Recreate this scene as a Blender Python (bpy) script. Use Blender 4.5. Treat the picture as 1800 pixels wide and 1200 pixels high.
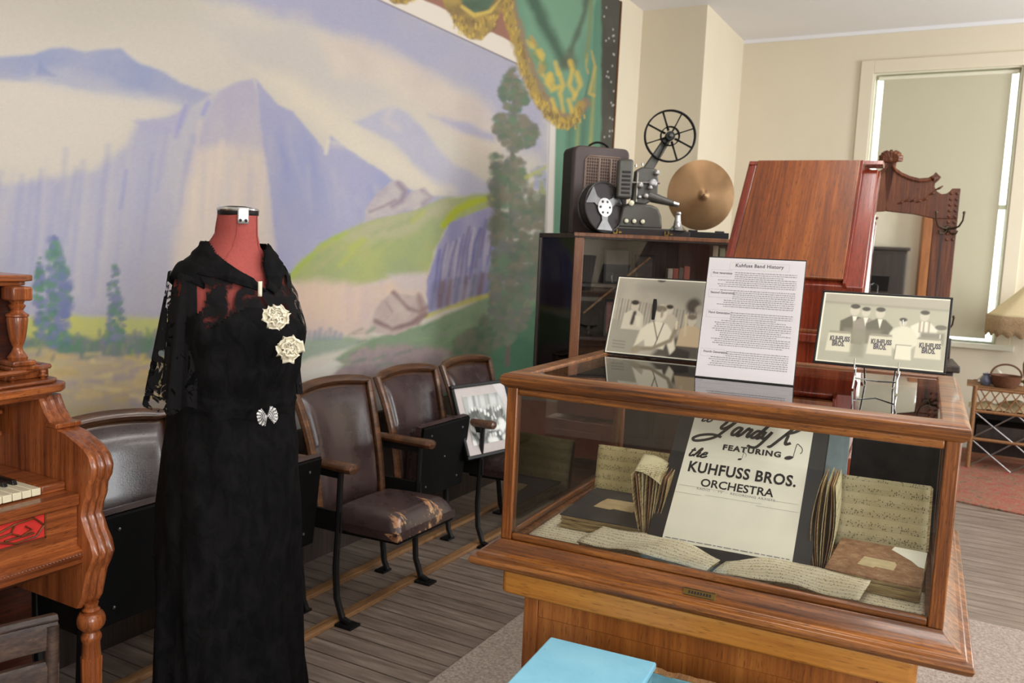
import bpy, bmesh, math, random
import numpy as np
from mathutils import Vector, Matrix
random.seed(7)
for _o in list(bpy.data.objects):
    bpy.data.objects.remove(_o)
S = bpy.context.scene
COL = S.collection
PI = math.pi

# ------------------------------------------------------------------ camera
FPX, YAW, PITCH, ROLL, EYE = 1487.07, 0.496619, 0.103927, 0.045758, 1.45
_f0 = np.array([-math.sin(YAW), math.cos(YAW), 0]); _r0 = np.array([math.cos(YAW), math.sin(YAW), 0])
_u0 = np.array([0, 0, 1.0])
FW = _f0*math.cos(PITCH) - _u0*math.sin(PITCH)
_u1 = _u0*math.cos(PITCH) + _f0*math.sin(PITCH)
RT = _r0*math.cos(ROLL) + _u1*math.sin(ROLL)
UP = _u1*math.cos(ROLL) - _r0*math.sin(ROLL)
CAM = np.array([0, 0, EYE])
cd = bpy.data.cameras.new('camera'); cam = bpy.data.objects.new('camera', cd); COL.objects.link(cam)
cd.sensor_width = 36; cd.lens = 36*FPX/1800; cd.clip_start = 0.05
cam.matrix_world = Matrix(((RT[0], UP[0], -FW[0], 0), (RT[1], UP[1], -FW[1], 0), (RT[2], UP[2], -FW[2], EYE), (0, 0, 0, 1)))
cd.dof.use_dof = True; cd.dof.focus_distance = 1.95; cd.dof.aperture_fstop = 7.0
S.camera = cam

# ------------------------------------------------------------------ world, lights, exposure
S.view_settings.view_transform = 'Standard'; S.view_settings.look = 'None'
S.view_settings.gamma = 1; S.view_settings.use_curve_mapping = False
S.view_settings.exposure = 0.2
W = bpy.data.worlds.new('sky'); S.world = W; W.use_nodes = True
W.node_tree.nodes['Background'].inputs[0].default_value = (0.86, 1.0, 0.92, 1)
W.node_tree.nodes['Background'].inputs[1].default_value = 3.2

def area(name, loc, direction, sx, sy, power, color=(1, 1, 1)):
    l = bpy.data.lights.new(name, 'AREA'); l.shape = 'RECTANGLE'; l.size = sx; l.size_y = sy
    l.energy = power; l.color = color
    o = bpy.data.objects.new(name, l); COL.objects.link(o); o.location = loc
    o.rotation_euler = Vector(direction).to_track_quat('-Z', 'Y').to_euler()
    return o
# daylight from the right as three added area lights; no windows are built there
for _y, _p in ((-1.0, 120), (2.6, 44), (6.2, 142)):
    area('added_daylight', (3.36, _y, 2.0), (-1, 0, 0.05), 1.3, 2.2, _p, (0.92, 0.97, 1.0))
# unseen ceiling fixtures added as light sources (their housings are built further down)
LIGHT_SPOTS = [(0.1, 1.3), (1.7, 1.1), (-0.2, 3.9), (1.7, 3.9)]
for _x, _y in LIGHT_SPOTS:
    area('added_ceiling_lamp', (_x, _y, 3.36), (0, 0, -1), 0.5, 1.2, 22, (1.0, 0.97, 0.93))
# added fill light for front-facing surfaces; the wall behind has no window
area('added_daylight', (1.75, -2.86, 1.75), (-0.25, 1, -0.02), 1.5, 2.4, 52, (0.97, 0.98, 1.0))

# ------------------------------------------------------------------ pixel of the photo -> point on a real plane
def ray(px, py): return RT*(px-900)/FPX - UP*(py-600)/FPX + FW
def atx(px, py, X): d = ray(px, py); return Vector(CAM + d*X/d[0])
def aty(px, py, Y): d = ray(px, py); return Vector(CAM + d*Y/d[1])
def atz(px, py, Z): d = ray(px, py); return Vector(CAM + d*(Z-EYE)/d[2])
def atd(px, py, D): return Vector(CAM + ray(px, py)*D)

# ------------------------------------------------------------------ materials
def srgb(r, g, b):
    f = lambda c: (c/255/12.92) if c <= 10.3 else ((c/255+0.055)/1.055)**2.4
    return (f(r), f(g), f(b), 1)
class N:
    def __init__(s, name):
        s.m = bpy.data.materials.new(name); s.m.use_nodes = True; s.t = s.m.node_tree
        s.b = s.t.nodes['Principled BSDF']; s.out = s.t.nodes['Material Output']
    def n(s, t, **k):
        x = s.t.nodes.new(t)
        for a, v in k.items():
            if a.startswith('i_'): x.inputs[a[2:].replace('_', ' ')].default_value = v
            else: setattr(x, a, v)
        return x
    def l(s, a, b): s.t.links.new(a, b)
    def coord(s, scale=(1, 1, 1), rot=(0, 0, 0), src='Object'):
        c = s.n('ShaderNodeTexCoord'); m = s.n('ShaderNodeMapping')
        m.inputs['Scale'].default_value = scale; m.inputs['Rotation'].default_value = rot
        s.l(c.outputs[src], m.inputs[0]); return m.outputs[0]
    def noise(s, vec, scale, detail=4, rough=0.55, dist=0):
        x = s.n('ShaderNodeTexNoise'); x.inputs['Scale'].default_value = scale; x.inputs['Detail'].default_value = detail
        x.inputs['Roughness'].default_value = rough; x.inputs['Distortion'].default_value = dist
        s.l(vec, x.inputs['Vector']); return x.outputs['Fac']
    def ramp(s, fac, stops):
        r = s.n('ShaderNodeValToRGB'); e = r.color_ramp.elements
        while len(e) < len(stops): e.new(0.5)
        for q, (p, c) in zip(e, stops): q.position = p; q.color = c
        s.l(fac, r.inputs[0]); return r.outputs[0]
    def mix(s, fac, a, b, mode='MIX'):
        x = s.n('ShaderNodeMix'); x.data_type = 'RGBA'; x.blend_type = mode
        for v, i in ((fac, 0), (a, 6), (b, 7)):
            if isinstance(v, (int, float)): x.inputs[i].default_value = v
            elif isinstance(v, tuple): x.inputs[i].default_value = v
            else: s.l(v, x.inputs[i])
        return x.outputs[2]
    def math(s, op, a, b=0.0, c=0.0):
        x = s.n('ShaderNodeMath', operation=op)
        for v, i in ((a, 0), (b, 1), (c, 2)):
            if isinstance(v, (int, float)): x.inputs[i].default_value = v
            else: s.l(v, x.inputs[i])
        return x.outputs[0]
    def bump(s, h, strength=0.3, dist=0.01):
        x = s.n('ShaderNodeBump'); x.inputs['Strength'].default_value = strength; x.inputs['Distance'].default_value = dist
        s.l(h, x.inputs['Height']); s.l(x.outputs[0], s.b.inputs['Normal'])
    def base(s, c, rough=0.5, metal=0.0, spec=0.5, coat=0.0):
        if isinstance(c, tuple): s.b.inputs['Base Color'].default_value = c
        else: s.l(c, s.b.inputs['Base Color'])
        if isinstance(rough, (int, float)): s.b.inputs['Roughness'].default_value = rough
        else: s.l(rough, s.b.inputs['Roughness'])
        s.b.inputs['Metallic'].default_value = metal; s.b.inputs['Specular IOR Level'].default_value = spec
        s.b.inputs['Coat Weight'].default_value = coat; s.b.inputs['Coat Roughness'].default_value = 0.12
        return s.m
def plain(name, c, rough=0.5, metal=0.0, spec=0.5, var=0.12, scale=30, coat=0.0, bump=0.0):
    m = N(name); v = m.coord()
    f = m.noise(v, scale, 4)
    dark = tuple(x*(1-var) for x in c[:3])+(1,); lite = tuple(min(1, x*(1+var)) for x in c[:3])+(1,)
    if bump: m.bump(f, bump, 0.004)
    return m.base(m.ramp(f, [(0.3, dark), (0.7, lite)]), rough, metal, spec, coat)
def wood(name, dark, mid, lite, axis='x', scale=1.0, rough=0.35, coat=0.25, fine=1.0, bump=0.12):
    # straight grain along an axis: broad colour bands, narrow darker streaks, short open pores
    m = N(name); ks = ['xyz'.index(c) for c in axis]
    def st(q): return tuple(scale*(q if i in ks else 1) for i in range(3))
    a = m.noise(m.coord(st(.06)), 20, 4, 0.6, 0.25); b = m.noise(m.coord(st(.03)), 120*fine, 4, 0.65, 0.15); p = m.noise(m.coord(st(.09)), 420*fine, 2, 0.5)
    f = m.math('ADD', m.math('MULTIPLY', a, 0.5), m.math('MULTIPLY', b, 0.5))
    col = m.ramp(f, [(0.36, dark), (0.5, mid), (0.62, lite)])
    col = m.mix(m.ramp(p, [(0.30, (.75,)*3+(1,)), (0.42, (0, 0, 0, 1))]), col, tuple(x*.55 for x in dark[:3])+(1,))
    m.bump(m.math('ADD', b, m.math('MULTIPLY', p, .6)), bump, 0.002)
    return m.base(col, m.ramp(b, [(0.3, (min(1, rough*1.25),)*3+(1,)), (0.7, (rough*0.85,)*3+(1,))]), 0, 0.45, coat)
def glass(name, tint=(0.99, 0.997, 0.994, 1), ior=1.5, gl=1.0):
    m = N(name); t = m.n('ShaderNodeBsdfTransparent'); t.inputs[0].default_value = tint
    g = m.n('ShaderNodeBsdfGlossy'); g.inputs['Roughness'].default_value = 0.01; g.inputs[0].default_value = (gl, gl, gl, 1)
    f = m.n('ShaderNodeFresnel'); f.inputs[0].default_value = ior
    x = m.n('ShaderNodeMixShader'); m.l(f.outputs[0], x.inputs[0]); m.l(t.outputs[0], x.inputs[1]); m.l(g.outputs[0], x.inputs[2])
    m.l(x.outputs[0], m.out.inputs[0]); return m.m
MT = {}
MT['oak'] = wood('oak_case', srgb(60, 29, 9), srgb(113, 64, 23), srgb(156, 97, 42), 'x', 1.6, 0.38, 0.3)
MT['oak_z'] = wood('oak_post', srgb(64, 30, 9), srgb(117, 64, 23), srgb(160, 98, 42), 'z', 1.6, 0.38, 0.3)
MT['oak_y'] = wood('oak_side', srgb(60, 29, 9), srgb(113, 64, 23), srgb(156, 97, 42), 'y', 1.6, 0.38, 0.3)
MT['organ'] = wood('organ_walnut', srgb(92, 44, 20), srgb(142, 76, 38), srgb(176, 102, 54), 'y', 1.0, 0.32, 0.35)
MT['organ_z'] = wood('organ_walnut_upright', srgb(92, 44, 20), srgb(140, 74, 36), srgb(172, 98, 52), 'z', 1.0, 0.32, 0.35)
MT['organ_dark'] = wood('organ_dark', srgb(46, 20, 12), srgb(66, 30, 18), srgb(88, 42, 24), 'y', 1.0, 0.4, 0.2)
MT['fret'] = wood('fretwork_walnut', srgb(70, 32, 14), srgb(108, 56, 28), srgb(136, 76, 40), 'y', 1.0, 0.4, 0.2)
MT['mahog'] = wood('mahogany', srgb(84, 38, 14), srgb(124, 64, 25), srgb(150, 84, 36), 'yz', 0.8, 0.34, 0.25)
MT['mahog_red'] = wood('red_mahogany', srgb(88, 30, 18), srgb(126, 50, 32), srgb(150, 70, 46), 'yz', 0.8, 0.25, 0.5)
MT['hall'] = wood('hall_tree_oak', srgb(54, 24, 8), srgb(92, 45, 17), srgb(120, 63, 25), 'z', 1.0, 0.5, 0.05)
MT['chairwood'] = wood('chair_wood', srgb(52, 30, 17), srgb(84, 52, 30), srgb(116, 76, 46), 'y', 1.0, 0.35, 0.3)
MT['bookcase'] = wood('bookcase_wood', srgb(84, 48, 26), srgb(116, 70, 40), srgb(136, 88, 52), 'z', 1.0, 0.45, 0.1)
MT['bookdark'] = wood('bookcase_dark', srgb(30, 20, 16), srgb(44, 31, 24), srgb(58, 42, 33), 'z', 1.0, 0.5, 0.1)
MT['ochre'] = wood('ochre_paint', srgb(150, 92, 30), srgb(176, 116, 46), srgb(190, 134, 62), 'x', 0.8, 0.42, 0.15, bump=0.05)
MT['ochre_z'] = wood('orange_stain', srgb(120, 66, 24), srgb(152, 88, 36), srgb(172, 108, 50), 'z', 0.8, 0.42, 0.15)
MT['oldwood'] = wood('old_brown_wood', srgb(38, 27, 23), srgb(60, 44, 37), srgb(82, 62, 50), 'y', 1.0, 0.5, 0.1)
MT['rail'] = wood('floor_rail_wood', srgb(96, 66, 40), srgb(140, 102, 66), srgb(164, 124, 84), 'y', 1.0, 0.5, 0.05)
MT['black'] = plain('black_iron', srgb(17, 16, 16), 0.5, 0.0, 0.3)
MT['blackpaint'] = plain('black_painted_board', srgb(8, 8, 8), 0.6, 0.0, 0.12, 0.3, 12)
MT['blackframe'] = plain('black_frame', srgb(19, 17, 17), 0.5, 0, 0.35)
MT['chrome'] = plain('chrome', srgb(205, 205, 205), 0.18, 1.0, 0.5, 0.05)
MT['steel'] = plain('dull_steel', srgb(150, 148, 148), 0.35, 1.0)
MT['knobsteel'] = plain('bright_steel', srgb(196, 196, 196), 0.45, 0.7)
MT['hookmetal'] = plain('dark_bronze', srgb(78, 66, 50), 0.4, 0.8)
MT['brass'] = plain('old_brass', srgb(120, 98, 52), 0.4, 1.0)
MT['red'] = plain('red_jersey', srgb(150, 72, 66), 0.85, 0, 0.2, 0.1, 180, bump=0.1)
MT['redcloth'] = plain('red_cloth', srgb(196, 50, 44), 0.85, 0, 0.2)
MT['ivory'] = plain('ivory_keys', srgb(222, 214, 184), 0.3, 0, 0.5, 0.04)
MT['ebony'] = plain('ebony_keys', srgb(22, 18, 20), 0.3)
MT['white_petal'] = plain('cream_silk', srgb(226, 218, 196), 0.7, 0, 0.3, 0.06, 60)
MT['paper'] = plain('cream_paper', srgb(236, 232, 214), 0.75, 0, 0.2, 0.03, 20)
MT['whitepaper'] = plain('white_paper', srgb(206, 201, 203), 0.85, 0, 0.1, 0.01, 10)
MT['oldpaper'] = plain('aged_paper', srgb(190, 172, 132), 0.85, 0, 0.15, 0.16, 40)
MT['ink'] = plain('black_ink', srgb(40, 36, 38), 0.6, 0, 0.2)
MT['greyink'] = plain('grey_ink', srgb(136, 132, 136), 0.7, 0, 0.2)
MT['greyhead'] = plain('dark_grey_ink', srgb(92, 88, 92), 0.7, 0, 0.2)
MT['tanlabel'] = plain('tan_label', srgb(182, 158, 116), 0.8, 0, 0.2)
MT['cream'] = plain('cream_wall_paint', srgb(220, 209, 187), 0.8, 0, 0.25, 0.015, 3)
MT['ceil'] = plain('ceiling_paint', srgb(232, 230, 232), 0.9, 0, 0.2, 0.01, 3)
MT['trim'] = plain('pale_trim_paint', srgb(226, 222, 202), 0.45, 0, 0.4, 0.02, 6)
MT['glass'] = glass('case_glass')
MT['pane'] = glass('window_glass')
MT['pictureglass'] = glass('picture_glass', (1, 1, 1, 1), 1.16)
MT['mirror'] = plain('mirror_silver', (0.8, 0.82, 0.8, 1), 0.02, 1.0, 0.5, 0.02)
MT['greymirror'] = plain('tarnished_mirror', srgb(104, 102, 100), 0.25, 0.6, 0.5, 0.08)
MT['casebrown'] = plain('brown_leatherette', srgb(76, 62, 60), 0.5, 0, 0.5, 0.1, 90, bump=0.1)
MT['casedark'] = plain('dark_leatherette', srgb(36, 28, 28), 0.6, 0, 0.4, 0.1, 90)
MT['projgrey'] = plain('projector_grey', srgb(74, 72, 66), 0.4, 0.2, 0.5, 0.08, 40)
MT['grille'] = plain('grille_brown', srgb(60, 40, 38), 0.7, 0.0)
MT['spoke'] = plain('spoke_grey', srgb(84, 82, 82), 0.3, 0.85)
MT['mesh'] = plain('grille_mesh_tan', srgb(128, 108, 96), 0.45, 0.3)
MT['flange'] = plain('dark_flange', srgb(52, 50, 50), 0.35, 0.5)
MT['knob'] = plain('white_knob', srgb(226, 222, 196), 0.35, 0, 0.5, 0.02)
MT['matboard'] = plain('mat_board', srgb(196, 188, 186), 0.85, 0, 0.2, 0.03)
MT['shade'] = plain('lampshade_cream', srgb(222, 204, 164), 0.8, 0, 0.2, 0.04)
MT['fringe'] = plain('lampshade_fringe', srgb(176, 150, 118), 0.9, 0, 0.1, 0.3, 120)
MT['wicker'] = plain('wicker', srgb(132, 92, 58), 0.6, 0, 0.3, 0.3, 90, bump=0.2)
MT['basket'] = plain('basket', srgb(96, 62, 42), 0.7, 0, 0.3, 0.35, 110, bump=0.3)
MT['jug'] = plain('blue_grey_jug', srgb(92, 96, 112), 0.3, 0, 0.5)
MT['cloth'] = plain('pale_cloth', srgb(206, 196, 182), 0.9, 0, 0.1, 0.08, 30)
MT['blue'] = None

m = N('blue_paint'); v = m.coord(); f = m.noise(v, 9, 6, 0.65); g = m.noise(v, 60, 3, 0.7)
c = m.ramp(f, [(0.3, srgb(122, 188, 216)), (0.7, srgb(146, 206, 228))])
MT['blue'] = m.base(m.mix(m.ramp(g, [(0.68, (0, 0, 0, 1)), (0.74, (1, 1, 1, 1))]), c, srgb(128, 152, 150)), 0.45, 0, 0.4)
m = N('worn_blue_inside'); v = m.coord(); f = m.noise(v, 14, 6, 0.7)
MT['blue_in'] = m.base(m.ramp(f, [(0.3, srgb(74, 116, 128)), (0.6, srgb(112, 160, 172)), (0.75, srgb(84, 104, 104))]), 0.7)

m = N('floor_boards')      # boards run along x
v = m.coord((1, 1, 1)); br = m.n('ShaderNodeTexBrick'); br.offset = 0.37
for k, q in (('Scale', 1.0), ('Mortar Size', 0.0035), ('Brick Width', 2.6), ('Row Height', 0.083), ('Mortar Smooth', 0.2), ('Bias', 0.0)): br.inputs[k].default_value = q
br.inputs['Color1'].default_value = srgb(104, 90, 80); br.inputs['Color2'].default_value = srgb(126, 111, 99); br.inputs['Mortar'].default_value = srgb(64, 54, 46)
m.l(v, br.inputs[0]); v2 = m.coord((0.15, 1.6, 1)); f = m.noise(v2, 22, 6, 0.65, 0.3)
c = m.mix(0.65, br.outputs[0], m.ramp(f, [(0.3, srgb(84, 72, 64)), (0.5, srgb(128, 113, 102)), (0.7, srgb(162, 148, 136))]), 'MIX')
m.bump(f, 0.1, 0.003); MT['floor'] = m.base(m.mix(br.outputs['Fac'], c, srgb(70, 60, 52)), m.ramp(f, [(0.3, (0.3,)*3+(1,)), (0.7, (0.46,)*3+(1,))]), 0, 0.5)

m = N('beige_carpet'); v = m.coord(); f = m.noise(v, 90, 5, 0.8); g = m.noise(v, 7, 4); h = m.noise(v, 330, 2)
c = m.ramp(f, [(0.3, srgb(134, 118, 108)), (0.5, srgb(180, 164, 152)), (0.68, srgb(208, 196, 184))])
m.bump(m.math('ADD', f, h), 0.8, 0.01); MT['carpet'] = m.base(c, 0.95, 0, 0.1)
m = N('oriental_rug'); v = m.coord(); vo = m.n('ShaderNodeTexVoronoi'); vo.inputs['Scale'].default_value = 9; m.l(v, vo.inputs['Vector'])
f = m.noise(v, 12, 5, 0.7, 1.2)
c = m.ramp(f, [(0.32, srgb(52, 32, 32)), (0.44, srgb(136, 112, 90)), (0.5, srgb(150, 46, 52)), (0.58, srgb(128, 106, 84)), (0.68, srgb(84, 32, 36))])
MT['orient'] = m.base(m.mix(0.2, c, m.ramp(vo.outputs['Distance'], [(0.1, srgb(140, 56, 58)), (0.4, srgb(140, 122, 98))])), 0.95, 0, 0.1)

def leather(name, worn):
    m = N(name); v = m.coord(); f = m.noise(v, 7, 5, 0.6); g = m.noise(v, 220, 3)
    c = m.ramp(f, [(0.3, srgb(50, 37, 37)), (0.7, srgb(74, 57, 56))])
    if worn:
        w = m.coord((1.6, 5.0, 3), (0, 0, 0.4)); a = m.noise(w, 3.4, 6, 0.72, 0.5)
        sx = m.n('ShaderNodeSeparateXYZ'); cc = m.n('ShaderNodeTexCoord'); m.l(cc.outputs['Object'], sx.inputs[0])
        k = m.math('MULTIPLY', m.math('ADD', sx.outputs[0], -0.05), 0.6)      # rubbed most towards the front edge
        a = m.math('ADD', a, k)
        mask = m.ramp(a, [(0.605, (0, 0, 0, 1)), (0.64, (1, 1, 1, 1))])
        c = m.mix(mask, c, m.ramp(m.noise(v, 40, 4), [(0.35, srgb(150, 92, 64)), (0.65, srgb(200, 164, 120))]))
    m.bump(g, 0.12, 0.003); return m.base(c, m.ramp(f, [(0.3, (0.24,)*3+(1,)), (0.7, (0.34,)*3+(1,))]), 0, 0.6, 0.15)
MT['leather'] = leather('dark_brown_leather', False); MT['wornleather'] = leather('worn_brown_leather', True)

def lace(name, lo, hi, scale):
    m = N(name); v = m.coord((1, 1, 0.7)); a = m.noise(v, scale, 5, 0.6, 1.4)
    m.base(srgb(15, 14, 15), 0.85, 0, 0.15); m.b.inputs['Sheen Weight'].default_value = 0.0
    m.bump(m.noise(v, 90, 4), 0.5, 0.004)
    t = m.n('ShaderNodeBsdfTransparent'); x = m.n('ShaderNodeMixShader')
    m.l(m.ramp(a, [(lo, (1, 1, 1, 1)), (hi, (0.08,)*3+(1,))]), x.inputs[0]); m.l(t.outputs[0], x.inputs[1]); m.l(m.b.outputs[0], x.inputs[2])
    m.l(x.outputs[0], m.out.inputs[0]); return m.m
MT['lace'] = lace('black_lace_net', 0.52, 0.57, 24)
MT['lacefine'] = lace('black_lace_yoke', 0.49, 0.60, 22)
m = N('black_lace_over_satin'); v = m.coord((1, 1, 0.55)); a = m.noise(v, 26, 6, 0.7, 1.0)
c = m.ramp(a, [(0.4, srgb(7, 7, 8)), (0.62, srgb(19, 18, 19))]); m.bump(a, 0.6, 0.008)
MT['dress'] = m.base(c, 0.85, 0, 0.1)

m = N('cymbal_bronze'); cc = m.n('ShaderNodeTexCoord'); sx = m.n('ShaderNodeSeparateXYZ'); m.l(cc.outputs['Object'], sx.inputs[0])
rr = m.math('SQRT', m.math('ADD', m.math('MULTIPLY', sx.outputs[0], sx.outputs[0]), m.math('MULTIPLY', sx.outputs[2], sx.outputs[2])))
gr = m.math('SINE', m.math('MULTIPLY', rr, 1500.0)); m.bump(gr, 0.12, 0.001)
MT['cymbal'] = m.base(m.ramp(m.noise(m.coord(), 5, 3), [(0.3, srgb(96, 72, 48)), (0.7, srgb(124, 96, 66))]), 0.36, 0.8)

def sheet(name, c0, c1, rows, axis_rows='y', bend=0.0):
    # handwritten band parts: pairs of stave lines and note blots, in the page's own coordinates (x across, rows in y or z)
    m = N(name); cc = m.n('ShaderNodeTexCoord'); sx = m.n('ShaderNodeSeparateXYZ'); m.l(cc.outputs['Object'], sx.inputs[0])
    yy = sx.outputs[1 if axis_rows == 'y' else 2]
    ph = m.math('FRACT', m.math('MULTIPLY', yy, rows))
    st = m.math('FRACT', m.math('MULTIPLY', m.math('MINIMUM', ph, 0.5), 10.0))
    line = m.math('MULTIPLY', m.math('LESS_THAN', st, 0.3), m.math('LESS_THAN', ph, 0.5))
    vo = m.n('ShaderNodeTexVoronoi'); vo.inputs['Scale'].default_value = 1.0
    mp = m.coord((230, 160, 160)); m.l(mp, vo.inputs['Vector'])
    note = m.math('MULTIPLY', m.math('LESS_THAN', vo.outputs['Distance'], 0.3), m.math('LESS_THAN', m.math('ABSOLUTE', m.math('SUBTRACT', ph, 0.3)), 0.32))
    vs = m.n('ShaderNodeTexVoronoi'); vs.inputs['Scale'].default_value = 1.0
    mq = m.coord((180, 30, 30)); m.l(mq, vs.inputs['Vector'])
    stem = m.math('MULTIPLY', m.math('LESS_THAN', vs.outputs['Distance'], 0.15), m.math('LESS_THAN', m.math('ABSOLUTE', m.math('SUBTRACT', ph, 0.3)), 0.35))
    k = m.math('MINIMUM', m.math('ADD', m.math('ADD', m.math('MULTIPLY', line, 0.45), m.math('MULTIPLY', note, 0.75)), m.math('MULTIPLY', stem, 0.6)), 0.9)
    base = m.ramp(m.noise(m.coord(), 18, 5, 0.6), [(0.3, c0), (0.7, c1)])
    return m.base(m.mix(k, base, srgb(84, 72, 56)), 0.85, 0, 0.15)
MT['score'] = sheet('sheet_music_flat', srgb(226, 212, 176), srgb(240, 230, 202), 62, 'y')
MT['score_z'] = sheet('sheet_music_standing', srgb(198, 186, 144), srgb(218, 208, 170), 38, 'z')
MT['score_dark'] = sheet('sheet_music_yellowed', srgb(180, 164, 112), srgb(206, 190, 142), 38, 'z')
m = N('worn_brown_board'); v = m.coord(); f = m.noise(v, 34, 8, 0.85)
MT['brownboard'] = m.base(m.ramp(f, [(0.3, srgb(104, 72, 50)), (0.5, srgb(146, 108, 78)), (0.68, srgb(184, 152, 116))]), 0.85, 0, 0.2)
m = N('black_book_cloth'); v = m.coord(); f = m.noise(v, 20, 6, 0.7)
MT['blackboard'] = m.base(m.ramp(f, [(0.35, srgb(34, 32, 32)), (0.7, srgb(58, 55, 54))]), 0.55, 0, 0.4)
m = N('page_edges'); f = m.noise(m.coord((6, 6, 240)), 3, 4); MT['edges'] = m.base(m.ramp(f, [(0.35, srgb(112, 86, 54)), (0.6, srgb(198, 176, 130))]), 0.9, 0, 0.1)
m = N('painted_canvas'); at = m.n('ShaderNodeVertexColor'); at.layer_name = 'paint'; m.bump(m.noise(m.coord(), 420, 3), 0.12, 0.002)
MT['canvas'] = m.base(at.outputs[0], 0.85, 0, 0.2)
m = N('photo_print'); at = m.n('ShaderNodeVertexColor'); at.layer_name = 'paint'; MT['print'] = m.base(at.outputs[0], 0.35, 0, 0.4)
m = N('roller_shade_cloth'); tr = m.n('ShaderNodeBsdfTranslucent'); tr.inputs[0].default_value = srgb(206, 200, 176); m.base(srgb(206, 199, 176), 0.9, 0, 0.1)
x = m.n('ShaderNodeMixShader'); x.inputs[0].default_value = 0.16; m.l(m.b.outputs[0], x.inputs[1]); m.l(tr.outputs[0], x.inputs[2]); m.l(x.outputs[0], m.out.inputs[0]); MT['rollershade'] = m.m
m = N('fixture_tube'); e = m.n('ShaderNodeEmission'); e.inputs[0].default_value = (1, 0.96, 0.88, 1); e.inputs[1].default_value = 4; m.l(e.outputs[0], m.out.inputs[0]); MT['tube'] = m.m

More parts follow.
